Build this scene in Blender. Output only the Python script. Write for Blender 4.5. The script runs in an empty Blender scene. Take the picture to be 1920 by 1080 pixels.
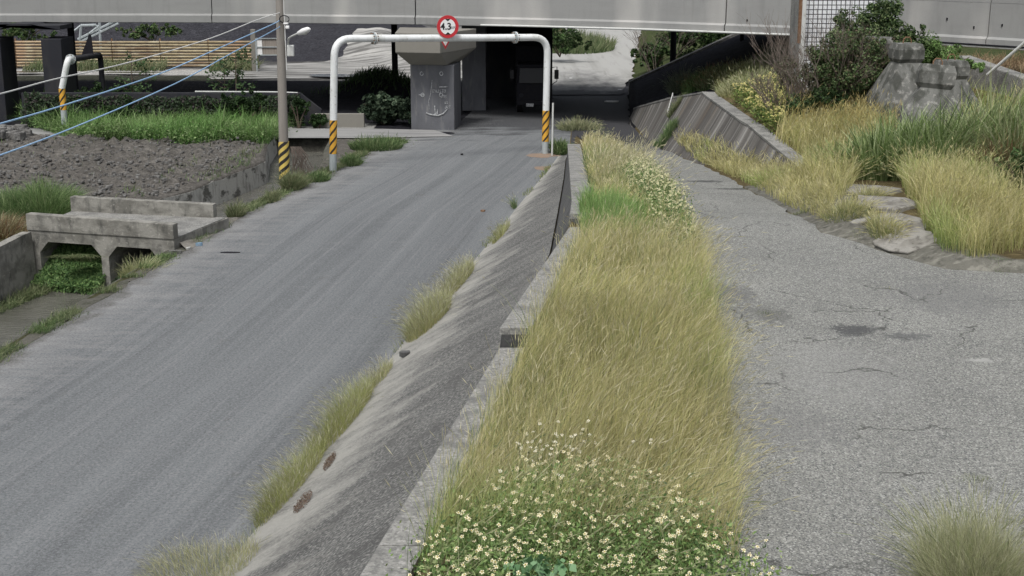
import bpy, bmesh, math, random
import numpy as np
from mathutils import Vector

# ------------------------------------------------------------------ camera, light
SC = bpy.context.scene
COL = SC.collection
F, HZ, CAMZ = 2600.0, -114.0, 7.9            # focal length in px of a 1920 px picture, horizon row, camera height
TH = math.atan((540 - HZ) / F)
cd = bpy.data.cameras.new('camera'); cam = bpy.data.objects.new('camera', cd); COL.objects.link(cam)
cam.location = (0, 0, CAMZ); cam.rotation_euler = (math.pi / 2 - TH, 0, 0)
cd.sensor_width = 36; cd.lens = F / 1920 * 36; cd.clip_start = 0.1; cd.clip_end = 3000
SC.camera = cam
SUN_EL, SUN_AZ = math.radians(62), math.radians(200)     # azimuth from +Y clockwise: behind the camera, slightly left
w = bpy.data.worlds.new('World'); SC.world = w; w.use_nodes = True
nt = w.node_tree; nt.nodes.clear()
sky = nt.nodes.new('ShaderNodeTexSky'); sky.sky_type = 'NISHITA'; sky.sun_disc = False
sky.sun_elevation = SUN_EL; sky.sun_rotation = SUN_AZ; sky.dust_density = 4.0; sky.air_density = 1.0; sky.ozone_density = 1.0
hs = nt.nodes.new('ShaderNodeHueSaturation'); hs.inputs['Saturation'].default_value = 0.36
bg = nt.nodes.new('ShaderNodeBackground'); bg.inputs['Strength'].default_value = 0.09
ow = nt.nodes.new('ShaderNodeOutputWorld')
nt.links.new(sky.outputs[0], hs.inputs['Color']); nt.links.new(hs.outputs[0], bg.inputs['Color']); nt.links.new(bg.outputs[0], ow.inputs['Surface'])
sd = bpy.data.lights.new('sun', 'SUN'); sun = bpy.data.objects.new('sun', sd); COL.objects.link(sun)
sd.energy = 1.5; sd.angle = math.radians(14); sd.color = (1.0, 0.985, 0.95)
sdir = Vector((math.sin(SUN_AZ) * math.cos(SUN_EL), math.cos(SUN_AZ) * math.cos(SUN_EL), math.sin(SUN_EL)))
sun.rotation_euler = sdir.to_track_quat('Z', 'Y').to_euler()
SC.view_settings.view_transform = 'Standard'; SC.view_settings.look = 'None'
SC.view_settings.exposure = 0.70; SC.view_settings.gamma = 1.0
SC.cycles.max_bounces = 5; SC.cycles.transparent_max_bounces = 4

rng = np.random.default_rng(7)
random.seed(7)

# ------------------------------------------------------------------ measuring helpers
def ray(u, v):
    q = (v - 540) / F; x = (u - 960) / F
    return x, math.cos(TH) - q * math.sin(TH), -math.sin(TH) - q * math.cos(TH)
def P(u, v, z):
    dx, dy, dz = ray(u, v); t = (z - CAMZ) / dz
    return Vector((dx * t, dy * t, z))
def PY(u, v, Y):
    dx, dy, dz = ray(u, v); t = Y / dy
    return Vector((dx * t, Y, CAMZ + dz * t))
def curve(pts):
    a = np.array(sorted(pts), float)
    return lambda y: np.interp(y, a[:, 0], a[:, 1])
def cpx(lst):                                   # pixels on the plane z=0 -> X as a function of Y
    r = []
    for (u, v) in lst:
        p = P(u, v, 0); r.append((p.y, p.x))
    return r
XLp = cpx([(0, 682), (120, 610), (350, 470), (470, 398), (624, 325), (700, 284), (780, 250), (862, 232)])
XL = curve([(2, -15.2), (10, -12.6)] + XLp + [(64, -1.9), (75, -1.0), (130, 3.5), (900, 60)])
XRp = cpx([(470, 1010), (620, 820), (760, 640), (890, 490), (960, 402), (1030, 315)])
XR = curve([(2, -6.2), (8, -5.2)] + XRp + [(52, 1.75), (60, 2.4), (75, 3.6), (130, 8.0), (900, 70)])
XW = curve([(2, -3.1), (12.2, -1.42), (20, -0.12), (27.5, 1.22), (30, 1.36), (50, 2.06), (52, 2.3), (60, 2.7), (75, 3.9), (130, 8.3), (900, 71)])
XT = curve([(2, -3.2), (20, -0.2), (28, 0.78), (33, 1.08), (42, 1.58), (50, 1.95), (52, 2.1), (60, 2.55), (75, 3.8), (130, 8.2), (900, 70.5)])
ZT = curve([(2, 1.9), (20, 1.88), (28, 1.6), (33, 1.35), (42, .8), (50, .15), (52, 0.0), (900, 0)])
def ZW(Y):
    Y = np.asarray(Y, float)
    far = np.interp(Y, [27.5, 50, 51, 52], [2.55, .72, .35, .02])
    return np.where(Y < 19.9, 1.98, np.where(Y < 27.4, 2.28, far))
ZR = curve([(2, 1.8), (10, 1.85), (20, 2.05), (28, 2.2), (36, 1.6), (50, .5), (57, .06), (60, 0), (900, 0)])
QL = curve([(2, 1.3), (12.2, 2.0), (18, 2.75), (25, 3.3), (33, 3.55), (44, 3.6), (50, 3.3), (56, 3.0), (60, 3.1), (75, 4.2), (130, 8.6), (900, 72)])
QR = curve([(2, 16), (22.6, 16), (23.6, 10.5), (24.3, 7.7), (27.3, 6.2), (41, 6.0), (49.4, 5.5), (61, 5.2), (74, 6.2), (130, 12), (900, 80)])
CLW = curve([(2, 4.7), (38, 4.6), (39.5, 3.3), (43, 2.8), (49, 2.75), (56.5, 5.2), (58, 5.2), (900, 5.2)])
CRW = curve([(2, .5), (47.5, .5), (51, 1.3), (56.5, 3.0), (58, 3.0), (900, 3.0)])
WF = curve([(2, 12), (34, 8.3), (35.5, 7.75), (36.8, 7.35), (42.7, 6.25), (49.4, 5.55), (61, 5.2), (64, 5.3), (900, 80)])
W2 = curve([(35.5, .1), (37, .35), (42, .85), (50, 1.35), (61, .4), (64, .2)])
T2 = curve([(35.5, 1.7), (37, 1.95), (42, 2.35), (50, 2.5), (55, 1.75), (61, .7), (64, .2)])

def _hash(i, j, s):
    n = (i * 374761393 + j * 668265263 + s * 982451653) & 0x7fffffff
    n = ((n ^ (n >> 13)) * 1274126177) & 0x7fffffff
    return ((n ^ (n >> 16)) & 0xffff) / 65535.0
def vn(x, y, s=0):
    x = np.asarray(x, float); y = np.asarray(y, float)
    i = np.floor(x).astype(np.int64); j = np.floor(y).astype(np.int64)
    fx = x - i; fy = y - j; fx = fx * fx * (3 - 2 * fx); fy = fy * fy * (3 - 2 * fy)
    a = _hash(i, j, s); b = _hash(i + 1, j, s); c = _hash(i, j + 1, s); d = _hash(i + 1, j + 1, s)
    return (a * (1 - fx) + b * fx) * (1 - fy) + (c * (1 - fx) + d * fx) * fy
def fbm(x, y, s=0, o=4):
    r = 0; a = .5; f = 1.0
    for k in range(o):
        r = r + a * vn(x * f, y * f, s + k); a *= .5; f *= 2.03
    return r
def sst(a, b, x):
    t = np.clip((x - a) / (b - a), 0, 1); return t * t * (3 - 2 * t)
def hgt(X, Y):
    X = np.asarray(X, float); Y = np.asarray(Y, float)
    xl = XL(Y); xr = XR(Y); xw = XW(Y); xt = XT(Y); zr = ZR(Y); ql = QL(Y); qr = QR(Y)
    cl = xl - CLW(Y); cr = xl - CRW(Y)
    # open land on the left of the canal
    fld = (.22 + .34 * (fbm(X * .8, Y * .8, 3) - .45) + 1.0 * (np.abs(fbm(X * 1.5, Y * 2.6, 9, 3) - .45)) + .5 * sst(-17, -21, X) * fbm(X * 1.2, Y * 1.2, 5))
    fld = fld * sst(39.3, 40.8, Y) * sst(55.8, 54.6, Y)
    edge = sst(0, .7, cl - X)
    fld = .25 * sst(39.3, 40.8, Y) * sst(55.8, 54.6, Y) * (1 - edge) + fld * edge
    far = np.zeros_like(X)
    far = far + 2.5 * sst(94, 103, Y) * sst(-16, -20, X) * sst(-95, -40, X)
    far = far + (2.0 * sst(93, 102, Y + (X + 13) * .8)) * sst(-5.5, -9.5, X) * sst(-22, -18, X) * (.75 + .4 * fbm(X * .5, Y * .5, 4))
    far = far + 1.25 * np.exp(-((X + 7.0) / 2.2) ** 2 - ((Y - 72.5) / 2.2) ** 2) * (Y > 60.5)
    far = far + .12 * (fbm(X * .4, Y * .4, 8) - .5) * sst(62, 70, Y)
    far = far + 2.2 * sst(.2, 3.0, xl - X) * sst(84, 92, Y) * sst(-9, -4, X) * .6
    left = np.where(Y < 57.5, fld, far)
    z = np.where(X < cl, left, 0.0)
    z = np.where((X >= cl) & (X < xl), np.where(Y < 57.5, 0.0, far), z)
    z = np.where((X >= cl) & (X <= cr) & (Y < 56.6), -1.75, z)
    z = np.where((X > xr) & (X <= xt), ZT(Y) * (X - xr) / np.maximum(xt - xr, .05), z)
    zw = ZW(Y)
    z = np.where((X > xt) & (X <= xw), ZT(Y) + (zw - ZT(Y)) * (X - xt) / np.maximum(xw - xt, .02), z)
    strip = zr + .08 * sst(0, .5, ql - X) + .08 * (fbm(X, Y, 2) - .5) * sst(0, .4, ql - X)
    z = np.where((X > xw) & (X <= ql), np.where(X < xw + .4, np.where(Y < 51.5, zw, strip), strip), z)
    z = np.where((X > ql) & (X <= qr), zr, z)
    dx = X - qr
    t2 = T2(Y); w2 = W2(Y)
    near = zr + .22 * sst(0, .8, dx) + np.clip(dx, 0, 9) * .10 * sst(24, 30, Y) + .12 * (fbm(X * .7, Y * .7, 6) - .5) * sst(0, 1, dx)
    dw = X - WF(Y)
    back = np.where(dw < w2, zr + .1 * sst(0, .6, dx) + (t2 - zr) * np.clip(dw, 0, 9) / w2, t2 + np.clip(dw - w2, 0, 6) * .12 + .1 * fbm(X * .7, Y * .7, 6) * sst(0, .6, dw - w2))
    hill = near + (back - near) * sst(35.2, 36.2, Y)
    under = np.clip(.45 * (X - 4.75), 0, 3.3)
    under = np.where(dx > 0, np.maximum(under, 0), 0) - 1.9 * sst(15, 19, X)
    hill = hill + (under - hill) * sst(52.5, 57.5, Y)
    fr = np.clip(dx, 0, 8) * .32 - 1.2 * sst(15, 19, X)
    hill = hill + (fr - hill) * sst(73, 76, Y)
    z = np.where(dx > 0, hill, z)
    return z
def G(u, v, n=1500):
    dx, dy, dz = ray(u, v)
    Y = np.linspace(9, 140, n * 2); t = Y / dy
    X = dx * t; Z = CAMZ + dz * t
    k = np.argmax(Z < hgt(X, Y))
    return Vector((X[k], Y[k], float(hgt(X[k], Y[k]))))

# ------------------------------------------------------------------ object helpers
def link(o, parent=None):
    COL.objects.link(o)
    if parent is not None: o.parent = parent
    return o
def tag(o, label=None, cat=None, group=None, kind=None):
    if label: o['label'] = label
    if cat: o['category'] = cat
    if group: o['group'] = group
    if kind: o['kind'] = kind
    return o
def empty(name, loc, label, cat, group=None, rz=0):
    o = bpy.data.objects.new(name, None); o.empty_display_size = .3
    o.location = loc; o.rotation_euler = (0, 0, rz); COL.objects.link(o)
    return tag(o, label, cat, group)
def mesh_obj(name, V, Fc, mat, parent=None, smooth=False, uv=None, col=None, origin=None):
    """V (n,3); Fc list of index tuples (or (m,k) array)."""
    V = np.asarray(V, np.float32).reshape(-1, 3)
    if origin is not None: V = V - np.asarray(origin, np.float32)
    me = bpy.data.meshes.new(name)
    if isinstance(Fc, np.ndarray):
        m, k = Fc.shape
        me.vertices.add(len(V)); me.vertices.foreach_set('co', V.ravel())
        me.loops.add(m * k); me.loops.foreach_set('vertex_index', Fc.astype(np.int32).ravel())
        me.polygons.add(m); me.polygons.foreach_set('loop_start', np.arange(0, m * k, k, dtype=np.int32))
        me.update(calc_edges=True)
    else:
        me.from_pydata([tuple(map(float, p)) for p in V], [], [tuple(int(i) for i in f) for f in Fc])
    me.validate()
    if uv is not None:
        l = me.uv_layers.new(name='UVMap'); li = np.empty(len(me.loops), np.int32); me.loops.foreach_get('vertex_index', li)
        l.data.foreach_set('uv', np.asarray(uv, np.float32)[li].ravel())
    if col is not None:
        a = me.color_attributes.new('col', 'FLOAT_COLOR', 'POINT')
        c = np.ones((len(V), 4), np.float32); c[:, :3] = col; a.data.foreach_set('color', c.ravel())
    if smooth: me.polygons.foreach_set('use_smooth', np.ones(len(me.polygons), bool))
    me.materials.append(mat)
    o = bpy.data.objects.new(name, me)
    if origin is not None: o.location = origin
    return link(o, parent)

class MB:
    """collects shapes into one mesh"""
    def __init__(s): s.v = []; s.f = []; s.uv = []; s.n = 0
    def add(s, V, Fc, uv=None):
        V = [tuple(p) for p in V]; s.v += V
        s.f += [tuple(i + s.n for i in f) for f in Fc]
        s.uv += list(uv) if uv is not None else [(0, 0)] * len(V); s.n += len(V); return s
    def box(s, c, d, rz=0, taper=(1, 1), top_off=(0, 0)):
        cx, cy, cz = c; hx, hy, hz = d[0] / 2, d[1] / 2, d[2] / 2; V = []
        for sz in (-1, 1):
            kx, ky = (taper if sz > 0 else (1, 1)); ox, oy = (top_off if sz > 0 else (0, 0))
            for sx, sy in ((-1, -1), (1, -1), (1, 1), (-1, 1)):
                x = sx * hx * kx + ox; y = sy * hy * ky + oy
                V.append((cx + x * math.cos(rz) - y * math.sin(rz), cy + x * math.sin(rz) + y * math.cos(rz), cz + sz * hz))
        return s.add(V, [(0, 3, 2, 1), (4, 5, 6, 7), (0, 1, 5, 4), (1, 2, 6, 5), (2, 3, 7, 6), (3, 0, 4, 7)])
    def tube(s, path, rad, seg=10, caps=True):
        path = [Vector(p) for p in path]; n = len(path)
        if not hasattr(rad, '__len__'): rad = [rad] * n
        up = None; V = []; UV = []; L = 0
        for i, p in enumerate(path):
            t = (path[min(i + 1, n - 1)] - path[max(i - 1, 0)]).normalized()
            if up is None:
                a = Vector((1, 0, 0)) if abs(t.x) < .9 else Vector((0, 1, 0))
                up = t.cross(a).normalized()
            up = (up - t * up.dot(t)).normalized(); b = t.cross(up)
            if i: L += (p - path[i - 1]).length
            for k in range(seg):
                an = 2 * math.pi * k / seg
                V.append(p + (up * math.cos(an) + b * math.sin(an)) * rad[i]); UV.append((k / seg, L))
        Fc = []
        for i in range(n - 1):
            for k in range(seg):
                Fc.append((i * seg + k, i * seg + (k + 1) % seg, (i + 1) * seg + (k + 1) % seg, (i + 1) * seg + k))
        if caps: Fc += [tuple(range(seg - 1, -1, -1)), tuple(range((n - 1) * seg, n * seg))]
        return s.add(V, Fc, UV)
    def prism(s, poly, a, b):
        """poly: list of 3-D points (planar), extruded by the vector b-a"""
        n = len(poly); d = Vector(b) - Vector(a)
        V = [Vector(p) for p in poly] + [Vector(p) + d for p in poly]
        return s.add(V, [tuple(range(n)), tuple(range(2 * n - 1, n - 1, -1))] + [(i, i + n, (i + 1) % n + n, (i + 1) % n) for i in range(n)])
    def build(s, name, mat, parent=None, bevel=0, smooth=False, origin=None, uv=False):
        o = mesh_obj(name, s.v, s.f, mat, parent, origin=origin, uv=np.array(s.uv) if uv else None)
        bm = bmesh.new(); bm.from_mesh(o.data); bmesh.ops.recalc_face_normals(bm, faces=bm.faces); bm.to_mesh(o.data); bm.free()
        if smooth:
            o.data.polygons.foreach_set('use_smooth', np.ones(len(o.data.polygons), bool))
            e = o.modifiers.new('es', 'EDGE_SPLIT'); e.split_angle = math.radians(50)
        if bevel:
            b = o.modifiers.new('bevel', 'BEVEL'); b.width = bevel; b.segments = 2; b.limit_method = 'ANGLE'
        return o

# ------------------------------------------------------------------ materials
def new_mat(name):
    m = bpy.data.materials.new(name); m.use_nodes = True; n = m.node_tree; n.nodes.clear()
    out = n.nodes.new('ShaderNodeOutputMaterial'); b = n.nodes.new('ShaderNodeBsdfPrincipled')
    n.links.new(b.outputs[0], out.inputs[0]); return m, n, b
def nz(n, co, scale, detail=4, stretch=(1, 1, 1), rough=.55, dist=0, rot=(0, 0, 0)):
    mp = n.nodes.new('ShaderNodeMapping'); mp.inputs['Scale'].default_value = stretch; mp.inputs['Rotation'].default_value = rot
    n.links.new(co, mp.inputs['Vector'])
    t = n.nodes.new('ShaderNodeTexNoise'); t.inputs['Scale'].default_value = scale; t.inputs['Detail'].default_value = detail
    t.inputs['Roughness'].default_value = rough; t.inputs['Distortion'].default_value = dist
    n.links.new(mp.outputs[0], t.inputs['Vector']); return t.outputs[0]
def rmp(n, src, lo, hi, a=0., b=1.):
    r = n.nodes.new('ShaderNodeMapRange'); r.inputs[1].default_value = lo; r.inputs[2].default_value = hi
    r.inputs[3].default_value = a; r.inputs[4].default_value = b; n.links.new(src, r.inputs[0]); return r.outputs[0]
def mixc(n, fac, a, b, mode='MIX'):
    x = n.nodes.new('ShaderNodeMix'); x.data_type = 'RGBA'; x.blend_type = mode
    for i, s in ((0, fac), (6, a), (7, b)):
        if hasattr(s, 'links') or isinstance(s, bpy.types.NodeSocket): n.links.new(s, x.inputs[i])
        elif i == 0: x.inputs[0].default_value = s
        else: x.inputs[i].default_value = (*s, 1)
    return x.outputs[2]
def bump(n, b, src, strength, dist=.02):
    bp = n.nodes.new('ShaderNodeBump'); bp.inputs['Strength'].default_value = strength; bp.inputs['Distance'].default_value = dist
    n.links.new(src, bp.inputs['Height']); n.links.new(bp.outputs[0], b.inputs['Normal'])
def coords(n, which='Object'):
    return n.nodes.new('ShaderNodeTexCoord').outputs[which]
def layered(name, base, layers, rough=.85, bumpspec=None, coord='Object', spec=.3, attr=False, metallic=0):
    """layers: (scale, stretch, lo, hi, colour, amount[, detail])"""
    m, n, b = new_mat(name); co = coords(n, coord); c = base
    if attr:
        a = n.nodes.new('ShaderNodeAttribute'); a.attribute_name = 'col'; c = a.outputs['Color']
    for L in layers:
        t = nz(n, co, L[0], L[6] if len(L) > 6 else 5, L[1], rot=L[7] if len(L) > 7 else (0, 0, 0))
        c = mixc(n, rmp(n, t, L[2], L[3], 0, L[5]), c, L[4], 'MULTIPLY' if len(L) > 8 else 'MIX')
    if isinstance(c, tuple): b.inputs['Base Color'].default_value = (*c, 1)
    else: n.links.new(c, b.inputs['Base Color'])
    b.inputs['Roughness'].default_value = rough; b.inputs['Specular IOR Level'].default_value = spec
    b.inputs['Metallic'].default_value = metallic
    if bumpspec: bump(n, b, nz(n, co, bumpspec[0], 6, bumpspec[3] if len(bumpspec) > 3 else (1, 1, 1), rough=.7), bumpspec[1], bumpspec[2])
    return m
one = (1, 1, 1)
def road_mat():
    m, n, b = new_mat('asphalt'); uv = coords(n, 'UV'); ob = coords(n)
    c = mixc(n, rmp(n, nz(n, uv, 1, 4, (1.1, .035, 1)), .3, .7), (.100, .107, .111), (.172, .182, .186))
    c = mixc(n, rmp(n, nz(n, uv, 1, 6, (3.6, .03, 1), rough=.8), .5, .72, 0, .6), c, (.26, .265, .27))
    c = mixc(n, rmp(n, nz(n, uv, 1, 6, (5, .05, 1), rough=.8), .52, .75, 0, .65), c, (.065, .066, .072))
    c = mixc(n, rmp(n, nz(n, uv, 1, 5, (.35, 1.6, 1), rough=.8), .55, .75, 0, .35), c, (.22, .22, .22))
    # pale dusty verge on the canal side: the asphalt there is covered in dry mud
    sx = n.nodes.new('ShaderNodeSeparateXYZ'); n.links.new(uv, sx.inputs[0])
    e = n.nodes.new('ShaderNodeMath'); e.operation = 'ADD'
    n.links.new(rmp(n, sx.outputs[0], 0, 2.6, .5, 0), e.inputs[0]); n.links.new(rmp(n, nz(n, uv, 1, 6, (.6, 2.2, 1), rough=.8), .3, .7, -.3, .3), e.inputs[1])
    c = mixc(n, rmp(n, e.outputs[0], .12, .5, 0, .75), c, (.26, .258, .252))
    e2 = n.nodes.new('ShaderNodeMath'); e2.operation = 'ADD'
    n.links.new(rmp(n, sx.outputs[0], 0, .7, .6, 0), e2.inputs[0]); n.links.new(rmp(n, nz(n, uv, 1, 5, (1.5, 1.5, 1)), .3, .7, -.3, .3), e2.inputs[1])
    c = mixc(n, rmp(n, e2.outputs[0], .2, .5, 0, .8), c, (.10, .095, .085))
    # deck shade painted into the asphalt colour, plus soot and wet dirt
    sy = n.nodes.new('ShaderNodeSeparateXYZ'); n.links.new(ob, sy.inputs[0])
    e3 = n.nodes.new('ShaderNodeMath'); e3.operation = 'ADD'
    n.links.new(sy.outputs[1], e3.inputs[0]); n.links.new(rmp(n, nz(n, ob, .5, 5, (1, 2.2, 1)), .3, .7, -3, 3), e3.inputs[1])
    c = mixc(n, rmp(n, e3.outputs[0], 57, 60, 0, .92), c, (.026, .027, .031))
    c = mixc(n, rmp(n, nz(n, ob, 18, 5, rough=.85), .46, .60, 0, .45), c, (.27, .275, .28))
    c = mixc(n, rmp(n, nz(n, ob, 23, 4, (1, 1, 1.3), rough=.85), .48, .62, 0, .55), c, (.05, .052, .056))
    c = mixc(n, rmp(n, nz(n, ob, 1.1, 7, rough=.8), .6, .72, 0, .4), c, (.07, .072, .075))
    n.links.new(c, b.inputs['Base Color']); b.inputs['Roughness'].default_value = .9; b.inputs['Specular IOR Level'].default_value = .15
    bump(n, b, nz(n, ob, 30, 5, rough=.8), .7, .012); return m
RPATCH = []
for (u_, v_, rx_, ry_, cl_, am_) in [(1600, 621, .42, .32, (.055, .056, .058), .85), (1700, 632, .38, .2, (.085, .086, .088), .7), (1365, 552, .5, .7, (.10, .10, .10), .6), (1442, 592, .42, .55, (.10, .10, .095), .6), (1320, 336, .55, .3, (.04, .04, .04), .8), (1400, 352, 1.0, .25, (.045, .045, .04), .8), (1838, 677, .24, .10, (.36, .36, .34), .7), (1560, 700, 1.2, 1.6, (.26, .26, .25), .35), (1480, 800, .8, 1.0, (.13, .13, .13), .4), (1330, 600, .4, 1.6, (.13, .13, .125), .5), (1780, 560, 1.0, 1.2, (.13, .13, .13), .4)]:
    p_ = P(u_, v_, 2.05); p_ = P(u_, v_, float(ZR(p_.y))); p_ = P(u_, v_, float(ZR(p_.y))); RPATCH.append((p_.x, p_.y, rx_, ry_, cl_, am_))
def ramp_mat():
    m, n, b = new_mat('worn_asphalt'); ob = coords(n)
    c = mixc(n, rmp(n, nz(n, ob, .45, 5), .3, .7), (.170, .172, .158), (.252, .254, .232))
    c = mixc(n, rmp(n, nz(n, ob, 1.6, 6, rough=.8), .52, .75, 0, .5), c, (.17, .17, .17))
    v = n.nodes.new('ShaderNodeTexVoronoi'); v.inputs['Scale'].default_value = 62; n.links.new(ob, v.inputs['Vector'])
    sp = n.nodes.new('ShaderNodeSeparateColor'); n.links.new(v.outputs['Color'], sp.inputs[0])
    c = mixc(n, rmp(n, sp.outputs[0], .5, 1, 0, .7), c, (.48, .48, .45))
    c = mixc(n, rmp(n, sp.outputs[1], .5, 1, 0, .9), c, (.055, .057, .06))
    c = mixc(n, rmp(n, nz(n, ob, 9, 6, rough=.85), .5, .68, 0, .5), c, (.11, .11, .105))
    c = mixc(n, rmp(n, nz(n, ob, 26, 2), .55, .7, 0, .5), c, (.10, .10, .105))
    for (px_, py_, rx_, ry_, colr, am) in RPATCH:
        mp = n.nodes.new('ShaderNodeMapping'); mp.inputs['Location'].default_value = (-px_ / rx_, -py_ / ry_, 0); mp.inputs['Scale'].default_value = (1 / rx_, 1 / ry_, 0); n.links.new(ob, mp.inputs['Vector'])
        ln = n.nodes.new('ShaderNodeVectorMath'); ln.operation = 'LENGTH'; n.links.new(mp.outputs[0], ln.inputs[0])
        ad = n.nodes.new('ShaderNodeMath'); ad.operation = 'ADD'; n.links.new(ln.outputs['Value'], ad.inputs[0]); n.links.new(rmp(n, nz(n, ob, 7, 7, rough=.8), .3, .7, -.85, .85), ad.inputs[1])
        c = mixc(n, rmp(n, ad.outputs[0], .65, 1.05, am, 0), c, colr)
    # cracks
    vc = n.nodes.new('ShaderNodeTexVoronoi'); vc.feature = 'DISTANCE_TO_EDGE'; vc.inputs['Scale'].default_value = .55
    mpn = n.nodes.new('ShaderNodeVectorMath'); mpn.operation = 'ADD'
    wn = n.nodes.new('ShaderNodeTexNoise'); wn.inputs['Scale'].default_value = 1.7; wn.inputs['Detail'].default_value = 6; n.links.new(ob, wn.inputs['Vector'])
    n.links.new(ob, mpn.inputs[0]); n.links.new(wn.outputs['Color'], mpn.inputs[1]); n.links.new(mpn.outputs[0], vc.inputs['Vector'])
    crk = n.nodes.new('ShaderNodeMath'); crk.operation = 'MULTIPLY'
    n.links.new(rmp(n, vc.outputs['Distance'], 0, .016, 1, 0), crk.inputs[0]); n.links.new(rmp(n, nz(n, ob, .6, 3), .47, .56), crk.inputs[1])
    c = mixc(n, crk.outputs[0], c, (.06, .06, .055))
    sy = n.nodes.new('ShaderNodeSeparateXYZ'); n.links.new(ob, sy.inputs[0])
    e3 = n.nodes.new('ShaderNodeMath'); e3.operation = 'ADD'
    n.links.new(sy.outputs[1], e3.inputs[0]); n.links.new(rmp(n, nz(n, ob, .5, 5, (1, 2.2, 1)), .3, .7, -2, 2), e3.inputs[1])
    c = mixc(n, rmp(n, e3.outputs[0], 47, 53.5, 0, .92), c, (.03, .03, .036))  # ramp colour darkens toward the bridge to stand in for deck shade
    n.links.new(c, b.inputs['Base Color']); b.inputs['Roughness'].default_value = .85; b.inputs['Specular IOR Level'].default_value = .3
    bump(n, b, v.outputs['Distance'], .5, .02); return m
M = {}
M['road'] = road_mat(); M['ramp'] = ramp_mat()
M['ground'] = layered('earth', (0, 0, 0), [(3.5, (1, 2.5, 1), .52, .62, (1.8, 1.8, 1.8), .6, 6, (0, 0, 0), 1), (1.3, one, .35, .7, (.6, .6, .6), .6, 6, (0, 0, 0), 1), (6, one, .5, .75, (.35, .35, .35), .8, 6, (0, 0, 0), 1), (9, (1, 2, 1), .58, .75, (.23, .225, .22), .0)], .95, (7, 1.0, .12), attr=True, spec=.05)
M['bank'] = layered('bank_concrete', (.155, .155, .147), [
    (1, (.35, .5, 1), .4, .65, (.07, .07, .069), .8, 5), (1, (.5, 2.2, 1), .5, .75, (.25, .247, .228), .7, 7), (1, (.7, 5, 1), .5, .78, (.055, .055, .054), .6, 7), (2.2, one, .5, .7, (.07, .07, .068), .55, 7),
    (1, (22, 17, 1), .46, .60, (.05, .05, .05), .75), (1, (19, 22, 1), .50, .62, (.36, .355, .33), .6), (1, (1.6, 1.3, 1), .52, .64, (.085, .083, .08), .6, 8)], .9, (30, .8, .03, (1, 1, 1)), coord='UV')
_m = M['bank']; _n = _m.node_tree; _b = [x for x in _n.nodes if x.type == 'BSDF_PRINCIPLED'][0]; _src = _b.inputs['Base Color'].links[0].from_socket
_g = _n.nodes.new('ShaderNodeAttribute'); _g.attribute_name = 'col'; _s = _n.nodes.new('ShaderNodeSeparateColor'); _n.links.new(_g.outputs['Color'], _s.inputs[0])
_a = _n.nodes.new('ShaderNodeMath'); _a.operation = 'ADD'; _n.links.new(_s.outputs[0], _a.inputs[0]); _n.links.new(rmp(_n, nz(_n, coords(_n, 'UV'), 1, 6, (.5, .8, 1), rough=.75), .3, .7, -.5, .5), _a.inputs[1])
_n.links.new(mixc(_n, rmp(_n, _a.outputs[0], .4, .95, 0, .8), _src, (.36, .352, .32)), _b.inputs['Base Color'])
M['wall'] = layered('old_concrete', (.25, .247, .23), [(1.1, one, .45, .7, (.16, .158, .15), .8, 6), (9, one, .5, .75, (.11, .11, .105), .6, 6), (26, one, .47, .6, (.09, .09, .09), .55), (22, one, .52, .64, (.44, .43, .41), .5), (2.2, one, .5, .62, (.12, .12, .115), .6, 8)], .9, (40, .5, .015))
M['wallside'] = layered('dark_stained_concrete', (.10, .10, .098), [(3, (1, 1, .25), .45, .7, (.035, .035, .037), .8, 6), (14, one, .55, .8, (.22, .22, .21), .5, 6)], .9, (20, .6, .03))
M['streak'] = layered('rain_streaked_concrete', (.125, .118, .108), [
    (1, (1.3, .12, 1), .40, .62, (.06, .056, .052), .85, 6), (1, (3.4, .14, 1), .5, .66, (.29, .282, .265), .85, 6), (1, (7, .2, 1), .5, .75, (.07, .066, .06), .5, 6), (1, (1.2, .2, 1), .55, .7, (.12, .095, .07), .6, 4), (1, (14, 10, 1), .55, .8, (.05, .05, .05), .5)], .9, (12, .5, .03), coord='UV')
M['culvert'] = layered('culvert_concrete', (.27, .262, .235), [(1.6, (1, 1, 1.8), .42, .62, (.13, .125, .11), .85, 7), (5, (1, 1, .5), .52, .72, (.065, .065, .06), .8, 7), (10, one, .6, .75, (.5, .48, .43), .6), (3, (1, 1, .12), .58, .7, (.10, .10, .09), .5)], .92, (16, .7, .03))
M['bridge'] = layered('bridge_concrete', (.27, .272, .265), [(1.2, (.5, .5, 2), .45, .7, (.24, .24, .235), .7, 5), (4, (1, 1, .15), .52, .75, (.2, .2, .195), .5, 6), (.35, (1, 1, .3), .55, .7, (.44, .43, .41), .7, 3), (30, one, .55, .8, (.15, .15, .15), .35)], .85, (18, .3, .02))
M['pier'] = layered('pier_concrete', (.13, .133, .145), [(1.8, (1, 1, .5), .42, .7, (.09, .092, .102), .8, 6), (6, (1, 1, .2), .55, .75, (.27, .265, .255), .5, 6), (25, one, .55, .8, (.09, .09, .09), .4)], .88, (18, .4, .03))
M['piercap'] = layered('cap_concrete', (.22, .21, .185), [(2, (1, 1, .4), .45, .7, (.2, .19, .17), .7, 6), (25, one, .55, .8, (.15, .15, .14), .4)], .88, (18, .4, .03))
M['block'] = layered('lichen_concrete', (.155, .156, .145), [(1.8, (1, 1, .6), .42, .60, (.085, .086, .078), .8, 7), (6, one, .54, .64, (.29, .285, .265), .75, 8), (3, (1, 1, .4), .50, .60, (.045, .047, .04), .8, 8)], .95, (24, .6, .02))
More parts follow.
